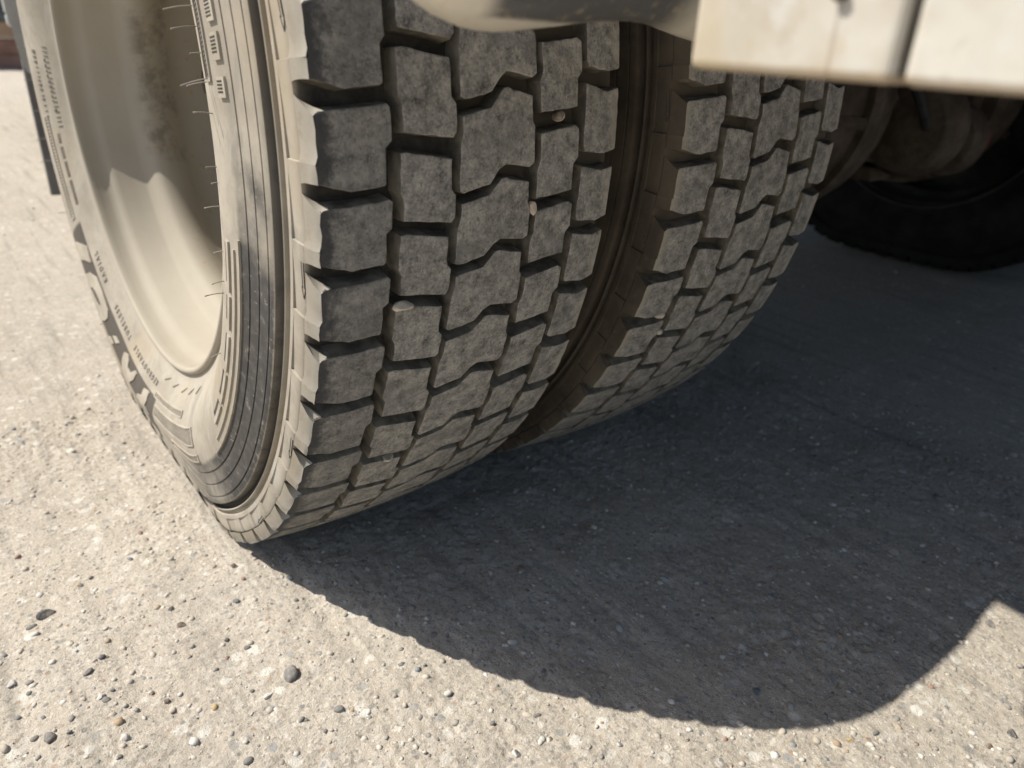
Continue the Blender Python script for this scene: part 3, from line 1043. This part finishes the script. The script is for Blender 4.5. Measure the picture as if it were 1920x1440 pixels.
# wear arrows on the shoulder
def arrow(parent, t, rows):
    segs = []
    r0, r1 = 0.4745, 0.4800

    def strip(a, b, w=0.00045):
        (ta, ra), (tb, rb) = a, b
        sa, sb = ta * D2R(1) * 0.48, tb * D2R(1) * 0.48
        d = np.array([sb - sa, rb - ra]); d /= np.linalg.norm(d)
        nn = np.array([-d[1], d[0]]) * w / 2
        q = []
        for s, r, sg in ((sa, ra, 1), (sb, rb, 1), (sb, rb, -1), (sa, ra, -1)):
            q.append(((s + sg * nn[0]) / (D2R(1) * 0.48), r + sg * nn[1]))
        segs.append(q)
    A = [(t, r0 + 0.0008), (t + 2.2, r0 + 0.0016), (t + 2.1, r0 + 0.0004), (t + 3.1, (r0 + r1) / 2), (t + 2.1, r1 - 0.0004), (t + 2.2, r1 - 0.0016), (t, r1 - 0.0022)]
    for a, b in zip(A, A[1:]): strip(a, b)
    bm = bmesh.new()
    px = [0.4680, 0.4730, 0.4775, 0.4798, 0.4825, 0.4855, 0.4885, 0.4911]; pxx = [-0.0050, -0.0048, -0.0044, -0.0042, -0.0036, -0.0028, -0.0019, -0.0009]
    for q in segs:
        def sx(r, a):
            st = sorted(rows)
            i = next(q for q in range(1, len(st)) if st[q] >= a)
            u = (a - st[i - 1]) / (st[i] - st[i - 1])
            return float(np.interp(r, px, pxx)) + 0.0016 * ((u - 0.8) % 1.0)
        vs = [bm.verts.new(loc3(sx(r, a) - 0.00025, r, a)) for a, r in q]
        lo = [bm.verts.new(loc3(sx(r, a) + 0.0006, r, a)) for a, r in q]
        bm.faces.new(vs)
        for i in range(4): bm.faces.new((vs[i], vs[(i + 1) % 4], lo[(i + 1) % 4], lo[i]))
    from_bm('wear_arrow', bm, M_ARROW, parent)  # raised dark strips; shadow of incised lines put into their colour


for t in (-11.8, 7.2, 26.2, 45.0): arrow(tyre1, t, ROWS1)
for t in (-5.0, 8.0, 20.5, 34.0): arrow(tyre2, t, ROWS2)

# vent hairs
rgh = random.Random(3)
for t, r, L in ((-13.4, 0.362, 0.020), (-11.3, 0.366, 0.018), (-8.7, 0.370, 0.010), (-6.3, 0.378, 0.020), (-6.0, 0.372, 0.016), (-2.9, 0.372, 0.014), (2.8, 0.362, 0.009),
                (4.6, 0.360, 0.006), (7.5, 0.358, 0.012), (13.0, 0.360, 0.008), (17.2, 0.360, 0.011), (19.0, 0.360, 0.016), (30.5, 0.356, 0.010),
                (184.0, 0.392, 0.012), (178.0, 0.394, 0.012), (172.0, 0.394, 0.008), (166.5, 0.394, 0.014), (162.0, 0.394, 0.015), (151.0, 0.394, 0.012), (122.0, 0.372, 0.010)):
    bm = bmesh.new()
    x0, y0, z0 = loc3(side_x(r) + 0.001, r, t)
    dz = rgh.uniform(-0.1, 0.25); dy = rgh.uniform(-0.25, 0.1)
    pts = []
    for i in range(6):
        u = i / 5
        pts.append((x0 - L * u, y0 + dy * L * u, z0 + dz * L * u - 0.15 * L * u * u))
    add_tube(bm, pts, [0.00042] * 5 + [0.0006], 5)
    from_bm('vent_hair', bm, M_HAIR, tyre1)

# --- rims
RIMP = [(0.0150, 0.3050), (0.0098, 0.3045), (0.0072, 0.3025), (0.0070, 0.2995), (0.0085, 0.2975), (0.0110, 0.2968), (0.0170, 0.2975), (0.0260, 0.2978), (0.0320, 0.2965),
        (0.0360, 0.2935), (0.0395, 0.2910), (0.0440, 0.2897), (0.0595, 0.2860), (0.0740, 0.2818), (0.0780, 0.2797), (0.0830, 0.2735), (0.0880, 0.2668), (0.0930, 0.2626), (0.0985, 0.2610), (0.1040, 0.2607),
        (0.1120, 0.2613), (0.1240, 0.2670), (0.1380, 0.2775), (0.1500, 0.2860), (0.1640, 0.2885), (0.1850, 0.2880), (0.2030, 0.2860), (0.2100, 0.2700), (0.2100, 0.2500), (0.2050, 0.2200), (0.1900, 0.1800), (0.1750, 0.1500), (0.1740, 0.0900)]


def make_rim(xoff, flip, label, nseg=160):
    bm = bmesh.new()
    add_lathe_x(bm, RIMP, nseg)
    me = bpy.data.meshes.new('rim')
    for f in bm.faces: f.smooth = True
    bm.to_mesh(me); bm.free()
    o = link('rim', me, M_RIM if xoff == 0 else M_DARK, truck)  # rims in the shade carry that shade as a dark colour
    o.location = Vector((xoff, 0, HA)) - TL
    if flip: o.rotation_euler = (0, 0, math.pi)
    tag(o, label)
    # wheel nuts on the disc
    for k in range(10):
        a = 2 * math.pi * k / 10
        b2 = bmesh.new()
        bmesh.ops.create_cone(b2, cap_ends=True, segments=6, radius1=0.016, radius2=0.014, depth=0.03, matrix=Matrix.Translation((0.166, 0.1675 * math.cos(a), 0.1675 * math.sin(a))) @ Matrix.Rotation(math.pi / 2, 4, 'Y'))
        from_bm('wheel_nut', b2, M_UNDER, o)
    return o


make_rim(0.0, False, 'cream painted rim full of dust, sunlit at the bottom')
for xo, fl in ((0.3295 + WT, True), (1.945, False), (2.277 + WT, True)):
    make_rim(xo, fl, None, 64)


def tpart(name, bm, mat, label=None, smooth=False, parent=None):
    o = from_bm(name, bm, mat, parent or truck, smooth=smooth)
    if smooth: o.data.set_sharp_from_angle(angle=D2R(32))
    if parent is None: o.location = -TL
    if label: tag(o, label)
    return o


# --- hub end in the middle of the outer wheel
bm = bmesh.new(); add_lathe_x(bm, [(0.150, 0.001), (0.150, 0.055), (0.155, 0.062), (0.172, 0.066), (0.180, 0.088), (0.195, 0.12)], 40, z=HA)
hub = from_bm('hub', bm, M_UNDER, truck, smooth=True); hub.location = -TL
hub.data.set_sharp_from_angle(angle=D2R(32))
for k in range(8):
    a = 2 * math.pi * k / 8
    bm = bmesh.new(); bmesh.ops.create_cone(bm, cap_ends=True, segments=6, radius1=0.008, radius2=0.008, depth=0.014, matrix=Matrix.Translation((0.147, 0.044 * math.cos(a), HA + 0.048 * math.sin(a))) @ Matrix.Rotation(math.pi / 2, 4, 'Y'))
    from_bm('hub_bolt', bm, M_UNDER, hub)
# --- axle, drum, brake parts
bm = bmesh.new(); add_lathe_x(bm, [(0.20, 0.001), (0.20, 0.085), (0.60, 0.085), (0.62, 0.075), (0.90, 0.072), (0.97, 0.10), (1.03, 0.175), (1.10, 0.222), (1.18, 0.236), (1.25, 0.230), (1.30, 0.205), (1.33, 0.16), (1.37, 0.10), (1.45, 0.072), (1.9, 0.075), (2.3, 0.085), (2.3, 0.001)], 40, z=HA)
axle = tpart('rear_axle', bm, M_UNDER, smooth=True)
# rim of bolts and casting ribs on the differential housing
for k in range(14):
    a = 2 * math.pi * k / 14
    bm = bmesh.new(); bmesh.ops.create_cone(bm, cap_ends=True, segments=6, radius1=0.011, radius2=0.011, depth=0.016, matrix=Matrix.Translation((1.312, 0.192 * math.cos(a), HA + 0.192 * math.sin(a))) @ Matrix.Rotation(math.pi / 2, 4, 'Y'))
    from_bm('housing_bolt', bm, M_UNDER, axle)
bm = bmesh.new()
add_lathe_x(bm, [(1.145, 0.225), (1.145, 0.244), (1.165, 0.247), (1.185, 0.244), (1.185, 0.225)], 48, z=HA)
from_bm('housing_flange', bm, M_UNDER, axle)
for k in range(10):
    a = 2 * math.pi * k / 10 + 0.15
    bm = bmesh.new()
    c0 = Vector((1.07, 0.205 * math.cos(a), HA + 0.205 * math.sin(a))); c1 = Vector((1.03, 0.15 * math.cos(a), HA + 0.15 * math.sin(a))); c2 = Vector((1.14, 0.238 * math.cos(a), HA + 0.238 * math.sin(a)))
    add_tube(bm, [c1, c0, c2], 0.011, 6)
    from_bm('casting_rib', bm, M_UNDER, axle)
for pts in ([(1.20, -0.10, 0.72), (1.30, -0.22, 0.60), (1.42, -0.26, 0.52), (1.45, -0.22, 0.50)], [(1.05, -0.16, 0.73), (1.12, -0.27, 0.58), (1.24, -0.285, 0.45), (1.36, -0.25, 0.41)]):
    bm = bmesh.new()
    q = []
    for i in range(13):
        u = i / 12
        b = [Vector(w) for w in pts]
        q.append(b[0] * (1 - u) ** 3 + b[1] * 3 * u * (1 - u) ** 2 + b[2] * 3 * u * u * (1 - u) + b[3] * u ** 3)
    add_tube(bm, q, 0.009, 8)
    tpart('air_hose', bm, M_DARK, smooth=True)
for sx in (1, -1):
    c = 1.25
    f = lambda x: c + sx * (x - c)
    bm = bmesh.new(); add_lathe_x(bm, [(f(0.50), 0.05), (f(0.50), 0.19), (f(0.55), 0.205), (f(0.665), 0.208), (f(0.672), 0.222), (f(0.700), 0.222), (f(0.706), 0.212), (f(0.712), 0.208), (f(0.716), 0.09)], 56, z=HA)
    tpart('brake_drum', bm, M_UNDER, smooth=False)
    # backing plate with a lumpy lower edge and bolts
    bm = bmesh.new(); add_lathe_x(bm, [(f(0.720), 0.05), (f(0.720), 0.175), (f(0.728), 0.182), (f(0.740), 0.182), (f(0.748), 0.17), (f(0.748), 0.05)], 48, z=HA)
    bp = tpart('backing_plate', bm, M_UNDER, smooth=False)
    for k in range(9):
        a = 2 * math.pi * k / 9 + 0.2
        bm = bmesh.new(); bmesh.ops.create_cone(bm, cap_ends=True, segments=6, radius1=0.012, radius2=0.012, depth=0.02, matrix=Matrix.Translation((f(0.755), 0.15 * math.cos(a), HA + 0.15 * math.sin(a))) @ Matrix.Rotation(math.pi / 2, 4, 'Y'))
        tpart('plate_bolt', bm, M_UNDER, parent=bp)
    # brake chamber: pressed shells, clamp band and end cap in a row
    yb, zb = (-0.20, 0.405) if sx == -1 else (0.26, 0.42)
    g = (lambda x: x) if sx == -1 else (lambda x: 2.30 - x)
    bm = bmesh.new(); add_lathe_x(bm, [(g(1.35), 0.001), (g(1.355), 0.06), (g(1.365), 0.082), (g(1.40), 0.094), (g(1.41), 0.10), (g(1.43), 0.10), (g(1.44), 0.092), (g(1.47), 0.085), (g(1.485), 0.055), (g(1.485), 0.001)], 36, y=yb, z=zb)
    tpart('brake_chamber', bm, M_UNDER, smooth=True)
    bm = bmesh.new(); add_lathe_x(bm, [(g(1.485), 0.001), (g(1.485), 0.05), (g(1.54), 0.05), (g(1.545), 0.070), (g(1.56), 0.078), (g(1.60), 0.078), (g(1.615), 0.066), (g(1.615), 0.001)], 36, y=yb, z=zb - 0.03)
    tpart('spring_chamber', bm, M_UNDER, smooth=True)
    bm = bmesh.new(); add_lathe_x(bm, [(g(1.616), 0.001), (g(1.616), 0.046), (g(1.70), 0.046), (g(1.715), 0.036), (g(1.715), 0.001)], 30, y=yb, z=zb - 0.035)
    tpart('chamber_cap', bm, M_RED, 'faded red end of the brake chamber' if sx == -1 else None, smooth=True)
    xa, xb = sorted((g(1.38), g(1.46)))
    bm = bmesh.new(); add_box(bm, xa, xb, min(yb, 0) + 0.04, max(yb, 0) - 0.04, zb - 0.115, zb - 0.085, 0.006)
    tpart('chamber_bracket', bm, M_UNDER)
    # leaf spring pack
    bm = bmesh.new()
    for i in range(6):
        L = 0.72 - i * 0.09
        add_box(bm, min(f(0.80), f(0.87)), max(f(0.80), f(0.87)), -L, L, HA + 0.10 + (5 - i) * 0.016, HA + 0.112 + (5 - i) * 0.016, 0.002, 1)
    tpart('leaf_spring', bm, M_UNDER)
    bm = bmesh.new(); add_box(bm, min(f(0.80), f(0.87)), max(f(0.80), f(0.87)), -1.3, 5.4, 0.72, 0.98, 0.008)
    tpart('chassis_rail', bm, M_DARK)
# --- cargo body above: floor, cross members
bm = bmesh.new(); add_box(bm, -0.045, 2.545, -1.30, 5.2, 1.10, 1.20, 0.01)
tpart('cargo_floor', bm, M_DARK)
for y in (-1.0, -0.3, 0.5, 1.3, 2.1, 2.9):
    bm = bmesh.new(); add_box(bm, 0.10, 2.40, y, y + 0.06, 0.99, 1.098, 0.004)
    tpart('cross_member', bm, M_DARK)

bm = bmesh.new(); add_box(bm, 0.0525, 2.45, -1.28, -1.18, 0.55, 0.70, 0.006)
tpart('underrun_light_blocker', bm, M_DARK)  # unseen beam added to block sky light from the rear
bm = bmesh.new(); add_box(bm, 1.93, 2.54, -0.66, -0.648, 0.16, 1.09, 0.002, 1)
tpart('mudflap', bm, M_FLAP)  # unseen flap added to keep rear light off the far tyres
bm = bmesh.new(); add_box(bm, 1.75, 2.45, 1.1, 2.6, 0.42, 0.98, 0.05, 3)
tpart('tank_light_blocker', bm, M_DARK)  # unseen box added to block light coming in under the truck
# --- panel at the rear corner, two cream plates with a dark gap
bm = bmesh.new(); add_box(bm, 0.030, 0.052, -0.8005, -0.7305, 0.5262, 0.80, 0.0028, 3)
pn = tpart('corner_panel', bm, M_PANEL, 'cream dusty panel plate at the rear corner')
bm = bmesh.new(); add_box(bm, 0.030, 0.052, -1.28, -0.8036, 0.5262, 0.80, 0.0028, 3)
tpart('corner_panel', bm, M_PANEL)
bm = bmesh.new(); add_box(bm, 0.034, 0.050, -0.8040, -0.8000, 0.529, 0.79)
tpart('gap_seal', bm, M_ARROW)
bm = bmesh.new(); bmesh.ops.create_cone(bm, cap_ends=True, segments=14, radius1=0.0022, radius2=0.0018, depth=0.004, matrix=Matrix.Translation((0.0295, -0.7815, 0.5487)) @ Matrix.Rotation(math.pi / 2, 4, 'Y'))
tpart('panel_bolt', bm, M_ARROW, parent=pn)
bm = bmesh.new(); add_box(bm, 0.0521, 0.09, -1.2, -0.76, 0.78, 1.099, 0.003)
tpart('panel_hanger', bm, M_DARK)

# --- bent stay over the tyre
bm = bmesh.new()
path = [(-0.030, -0.615, 0.640), (-0.026, -0.617, 0.612), (-0.016, -0.619, 0.583), (0.000, -0.62, 0.564), (0.022, -0.62, 0.556), (0.055, -0.62, 0.5585), (0.088, -0.62, 0.5625), (0.118, -0.62, 0.5640), (0.142, -0.618, 0.5620), (0.166, -0.614, 0.5585), (0.195, -0.608, 0.5555), (0.25, -0.60, 0.5555), (0.34, -0.595, 0.565)]
P2 = []
for i in range(len(path) - 1):
    p0, p1, p2, p3 = [np.array(path[max(0, min(len(path) - 1, i + q))]) for q in (-1, 0, 1, 2)]
    for k in range(4):
        u = k / 4
        P2.append(0.5 * ((2 * p1) + (-p0 + p2) * u + (2 * p0 - 5 * p1 + 4 * p2 - p3) * u * u + (-p0 + 3 * p1 - 3 * p2 + p3) * u ** 3))
P2.append(np.array(path[-1]))
add_tube(bm, P2, 0.0215, 16, 1.0)
tpart('mudguard_stay', bm, M_STAY, 'worn bent steel stay above the tyre tread', smooth=True)
bm = bmesh.new(); add_tube(bm, [(0.13, -0.57, 0.60), (0.2, -0.56, 0.585), (0.34, -0.54, 0.57), (0.45, -0.52, 0.60)], 0.012, 12)
tpart('air_pipe', bm, M_FENDER, smooth=True)
bm = bmesh.new(); add_tube(bm, [(-0.030, -0.615, 0.635), (-0.024, -0.615, 0.8), (0.02, -0.62, 1.105)], 0.018, 12)
tpart('stay_hanger', bm, M_STAY, smooth=True)

# --- things ahead of the wheel on the left: moulding and flap
bm = bmesh.new()
pr = [(0.050, 0.80), (0.048, 0.70), (0.046, 0.60), (0.046, 0.54), (0.047, 0.48), (0.050, 0.44), (0.056, 0.418), (0.066, 0.411), (0.075, 0.416), (0.080, 0.44), (0.082, 0.50), (0.082, 0.80)]
a = [bm.verts.new((x, 1.00, z)) for x, z in pr]; b = [bm.verts.new((x + 0.02, 1.03, z)) for x, z in pr]
bm.faces.new(a); bm.faces.new(b[::-1])
for i in range(len(pr)):
    j = (i + 1) % len(pr)
    bm.faces.new((a[i], a[j], b[j], b[i]))
tpart('side_moulding', bm, M_FENDER, 'pale grey curved moulding ahead of the wheel', smooth=False)
bm = bmesh.new(); add_box(bm, 0.083, 0.60, 1.02, 1.03, 0.42, 0.80)
tpart('flap_carrier', bm, M_DARK)
bm = bmesh.new(); add_box(bm, 0.055, 0.60, 1.032, 1.044, 0.158, 0.60, 0.002, 1)
tpart('mudflap', bm, M_FLAP, 'dark grey rubber mudflap ahead of the wheel')
bm = bmesh.new(); add_box(bm, 0.100, 0.118, 1.50, 1.52, 0.52, 0.9, 0.006); add_box(bm, 0.100, 0.135, 1.50, 1.52, 0.49, 0.522, 0.008)
tpart('hook', bm, M_FENDER)

# ------------------------------------------------------------------ timber stack behind
stack = bpy.data.objects.new('timber_stack', None); COL.objects.link(stack)
stack.location = (0.6, 8.2, 0.0)
tag(stack, 'stack of brown squared timbers under a grey cover far behind the truck', 'timber stack')
rt = random.Random(4)
for lvl, (z0, z1, m) in enumerate(((0.0, 0.125, M_WOOD2), (0.128, 0.255, M_WOOD2), (0.270, 0.412, M_WOOD))):
    for q in range(3):
        bm = bmesh.new()
        add_box(bm, -1.6 + rt.uniform(-.1, .1), 1.4 + rt.uniform(-.1, .1), q * 0.15, q * 0.15 + 0.14, z0, z1, 0.006, 1)
        from_bm('beam', bm, m, stack)
for x in (-1.2, 0.9):
    bm = bmesh.new(); add_box(bm, x, x + 0.05, 0.08, 0.42, 0.2555, 0.2695)
    from_bm('spacer', bm, M_WOOD2, stack)
bm = bmesh.new(); bmesh.ops.create_grid(bm, x_segments=30, y_segments=10, size=1.0)
for v in bm.verts:
    x, y = v.co.x, v.co.y
    v.co = Vector((-0.1 + x * 1.5, 0.22 + y * 0.28, 0.9 + 0.06 * math.sin(x * 7) - 0.45 * max(0, abs(y) - 0.6) / 0.4))
ex = bmesh.ops.extrude_face_region(bm, geom=bm.faces[:])
for v in ex['geom']:
    if isinstance(v, bmesh.types.BMVert): v.co.z = 0.414
from_bm('cover', bm, M_TARP, stack)

# ------------------------------------------------------------------ single pebbles
def at_px(u, v):
    """where a view line of the photograph meets the ground"""
    d = CX * ((u - 960) / 1372.338) + CY * (-(v - 720) / 1372.338) + CF
    t = -CAM.z / d.z
    p = CAM + d * t
    return p.x, p.y, t


GREY, DARK, BLUE, WHITE, CREAM, BROWN, RED, YEL, PALE = (0.2, 0.195, 0.185), (0.085, 0.083, 0.085), (0.15, 0.175, 0.2), (0.62, 0.6, 0.56), (0.52, 0.47, 0.39), (0.17, 0.12, 0.085), (0.3, 0.17, 0.13), (0.5, 0.36, 0.16), (0.42, 0.41, 0.4)
G_SUN_D = G_SUN_L = G_SH = G_SHD = None       # too small to pick out: joined with the gravel
PEB = [
    (88, 1152, 28, DARK, 1, 'angular dark grey stone in the gravel near the left edge, below the tyre'),
    (545, 1265, 34, GREY, 0, 'largest smooth grey pebble on the sunlit gravel left of the shadow'),
    (437, 1063, 17, BROWN, 1, 'reddish brown pebble close to the shadow edge below the tyre contact'),
    (22, 1285, 24, WHITE, 0, 'rounded whitish pebble at the far left edge of the gravel'),
    (403, 1325, 15, YEL, 0, 'small yellow pebble on the sunlit gravel at lower left'),
    (1595, 1387, 15, YEL, 1, 'orange yellow pebble on the sunlit gravel under the rounded shadow end'),
    (1630, 1383, 13, RED, 1, 'rusty red pebble next to the orange yellow one at lower right'),
    (1900, 1373, 28, DARK, 1, 'dark angular stone on sunlit gravel in the lower right corner'),
    (1645, 1332, 14, WHITE, 1, 'white stone standing on the rounded shadow edge'),
    (1857, 1168, 24, GREY, 0, 'flat grey stone half in shadow at the notch of sunlight'),
    (1485, 1322, 18, PALE, 0, 'round pale pebble in the shadow just inside its lowest edge'),
    (1420, 1293, 28, BLUE, 1, 'large blue grey stone in the shadow near its lowest edge'),
    (1032, 1383, 18, BROWN, 0, 'two tone brown and white pebble on the sunlit gravel at bottom centre'),
    (322, 1328, 21, CREAM, 1, 'beige angular pebble beside a dark one at lower left'),
    (340, 1172, 18, BROWN, 1, 'brown chip of wood or stone lying in the gravel below the tyre'),
    (93, 1388, 30, GREY, 0, 'long flat grey pebble in the lower left corner'),
    (443, 1128, 17, BLUE, 0, 'blue grey pebble right of a charcoal pebble, left of the shadow edge'), (320, 1143, 17, DARK, 1, 'charcoal pebble left of a blue grey one in the middle of the left gravel'), (465, 1213, 15, DARK, 1, G_SUN_D), (60, 1178, 22, GREY, 0, 'grey pebble just below the angular dark stone near the left edge'), (635, 1330, 22, GREY, 0, 'grey pebble below and right of the largest smooth grey pebble'),
    (165, 1262, 24, GREY, 0, 'flat grey pebble right of the rounded whitish one at the left edge'), (200, 1314, 18, GREY, 0, 'grey pebble touching a white stone at lower left'), (65, 1385, 20, GREY, 0, 'short grey pebble beside the long flat one in the lower left corner'), (312, 1312, 15, BROWN, 0, G_SUN_D), (472, 1294, 15, GREY, 1, G_SUN_D), (565, 1348, 12, GREY, 0, G_SUN_D),
    (405, 1257, 13, GREY, 0, G_SUN_D), (211, 1295, 12, GREY, 0, G_SUN_D), (968, 1412, 20, DARK, 1, 'dark chunk of stone at the bottom edge, left of the two tone pebble'), (1162, 1395, 17, BLUE, 1, 'blue grey chip on the sunlit gravel right of the two tone pebble'), (1007, 1340, 16, GREY, 0, 'grey pebble leaning against a cream oval pebble below the shadow'), (923, 1358, 13, GREY, 0, G_SUN_D),
    (788, 1343, 15, GREY, 0, G_SUN_D), (1128, 1418, 13, BLUE, 0, G_SUN_D), (806, 1414, 11, DARK, 0, G_SUN_D), (821, 1385, 9, DARK, 0, G_SUN_D), (1643, 1371, 18, GREY, 0, 'flat grey stone just below the white stone on the shadow edge'), (1683, 1342, 15, BLUE, 0, G_SUN_D), (1898, 1263, 13, GREY, 0, G_SUN_D),
    (1890, 1320, 13, GREY, 0, G_SUN_D), (1857, 1395, 14, BROWN, 0, G_SUN_D), (610, 1368, 14, GREY, 0, G_SUN_D), (425, 1198, 11, DARK, 0, G_SUN_D), (245, 1050, 13, BLUE, 0, G_SUN_D), (262, 1040, 12, GREY, 0, G_SUN_D), (170, 1083, 12, GREY, 0, G_SUN_D),
    (132, 1378, 14, GREY, 1, G_SUN_D), (55, 1300, 14, GREY, 0, G_SUN_D), (225, 1420, 15, GREY, 0, G_SUN_D), (465, 1424, 17, GREY, 0, 'grey pebble cut by the bottom edge of the picture, left of centre'),
    (68, 1193, 17, WHITE, 0, 'white pebble under the grey pebble near the left edge'), (190, 1308, 20, WHITE, 1, 'white stone beside a grey pebble at lower left'), (990, 1338, 20, CREAM, 0, 'cream oval pebble below the shadow edge near the centre'), (887, 1317, 15, WHITE, 0, G_SUN_L), (840, 1301, 17, WHITE, 0, 'flat white stone close under the jagged shadow edge'), (1017, 1383, 16, WHITE, 0, 'white pebble touching the two tone brown pebble'),
    (1119, 1361, 13, WHITE, 1, G_SUN_L), (1045, 1305, 12, CREAM, 1, G_SUN_L), (1467, 1370, 16, CREAM, 0, 'cream pebble just under the lowest point of the shadow'), (1491, 1372, 12, CREAM, 0, G_SUN_L), (1533, 1385, 18, CREAM, 0, 'cream pebble left of the orange yellow one'), (1825, 1370, 13, WHITE, 0, G_SUN_L),
    (1410, 1366, 15, CREAM, 0, G_SUN_L), (1360, 1385, 13, RED, 1, G_SUN_L), (503, 1303, 20, WHITE, 1, 'white fragment below and left of the largest smooth grey pebble'), (235, 1384, 22, WHITE, 0, 'broad white stone near the bottom left corner'), (75, 1117, 17, WHITE, 0, 'white pebble above the angular dark stone near the left edge'), (418, 1208, 13, WHITE, 0, G_SUN_L), (332, 1202, 14, WHITE, 1, G_SUN_L), (10, 1408, 22, CREAM, 0, 'cream pebble cut by the left edge in the bottom corner'),
    (1472, 1182, 16, PALE, 0, 'pale round pebble in mid shadow above the large blue grey stone'), (1247, 1082, 20, PALE, 0, 'pale flat pebble in the upper middle of the shadow'), (1163, 1173, 20, PALE, 0, 'pale oblong pebble in the shadow below the upper flat one'), (758, 1082, 13, PALE, 0, G_SH), (1137, 1077, 13, PALE, 0, G_SH), (1153, 1055, 15, GREY, 0, G_SH),
    (812, 1193, 18, GREY, 0, 'grey pebble in the shadow close to its jagged left edge'), (1652, 1183, 20, GREY, 0, 'greyish stone in the shadow left of the sunlit notch'), (1533, 1030, 12, PALE, 0, G_SH), (1371, 1063, 13, PALE, 0, G_SH), (1337, 938, 13, PALE, 0, G_SH), (1900, 851, 17, PALE, 0, 'pale pebble at the right picture edge in deep shadow'), (1755, 933, 18, GREY, 0, 'grey pebble in the right half of the shadow'), (1373, 1223, 14, PALE, 0, G_SH), (1510, 1174, 10, PALE, 1, G_SH), (1020, 1145, 11, PALE, 0, G_SH),
    (975, 1070, 22, BROWN, 0, 'dark brown lump in the left half of the shadow'), (1368, 1013, 12, DARK, 0, G_SHD), (1447, 1065, 10, DARK, 0, G_SHD), (1562, 1297, 14, DARK, 0, G_SHD),
]
small_v, small_f, small_c, small_n = [], [], [], 0
for i, (u, v, s, c, ang, lab) in enumerate(PEB):
    x, y, depth = at_px(u, v)
    if blocked(x, y): continue
    rad = s * 0.5 * depth / 1372.3 * 0.86
    V, F = stone_verts(ICO2 if s < 20 else ICO3, rad, 0.66, 500 + i, 0.42, bool(ang) or i % 3 == 0)
    col = np.tile(np.array(c) * random.uniform(0.9, 1.1), (len(V), 1))
    if lab and 'two tone' in lab:
        w = V @ np.array([0.6, -0.3, 0.5])
        col[w < 0] = np.array(WHITE)
    p0 = np.array((x, y, gz(x, y) + rad * 0.10))
    if lab is None:
        small_v.append(V + p0); small_f.append(F + small_n); small_c.append(col); small_n += len(V)
        continue
    o = from_np('pebble', V, F, M_STONE, smooth=not ang)
    add_tint(o.data, col)
    o.location = p0
    tag(o, lab, 'stone' if s > 24 else 'pebble')
o = from_np('small_pebbles', np.concatenate(small_v), np.concatenate(small_f), M_STONE, smooth=True)
add_tint(o.data, np.concatenate(small_c))
tag(o, 'small pebbles scattered over the gravel', kind='stuff')

# stones jammed in the tread grooves
for i, (xo, x, t, dep, s, c, sq, ang, lab) in enumerate([
    (0.0, 0.186, -3.0, 0.003, 0.0056, (0.8, 0.74, 0.64), 0.85, 0, 'cream and brown pebble jammed in an upper groove of the outer tyre tread'),
    (0.0, 0.1655, 4.3, 0.003, 0.0050, (0.75, 0.58, 0.45), 0.9, 1, 'tan pebble jammed in the tread groove half way up the outer tyre'),
    (0.0, 0.0590, 11.1, -0.0005, 0.0074, (0.85, 0.72, 0.53), 0.55, 1, 'angular beige stone wedged between blocks near the left column of the outer tyre'),
    (0.0, 0.078, 31.1, 0.003, 0.0055, (0.7, 0.6, 0.45), 0.5, 1, 'flat beige stone stuck low down in the outer tyre tread'),
    (0.3295, 0.038, 20.0, 0.002, 0.0044, (0.8, 0.68, 0.5), 0.8, 0, 'pale pebble stuck in the inner tyre tread, upper of two'),
    (0.3295, 0.052, 22.9, 0.002, 0.0042, (0.75, 0.65, 0.5), 0.8, 0, 'pale pebble stuck in the inner tyre tread, lower of two'),
]):
    V, F = stone_verts(ICO3, s, sq, 900 + i, 0.35, bool(ang))
    o = from_np('tread_stone', V, F, M_STONE, smooth=not ang)
    col = np.tile(np.array(c), (len(V), 1))
    if i == 0: col[(V @ np.array([0.7, 0.2, -0.5])) < -0.0006] = np.array((0.16, 0.11, 0.07))
    add_tint(o.data, col)
    p = loc3(x, crown(x) - dep, t)
    o.location = (p[0] + xo, p[1], p[2] + HA)
    tag(o, lab, 'pebble')
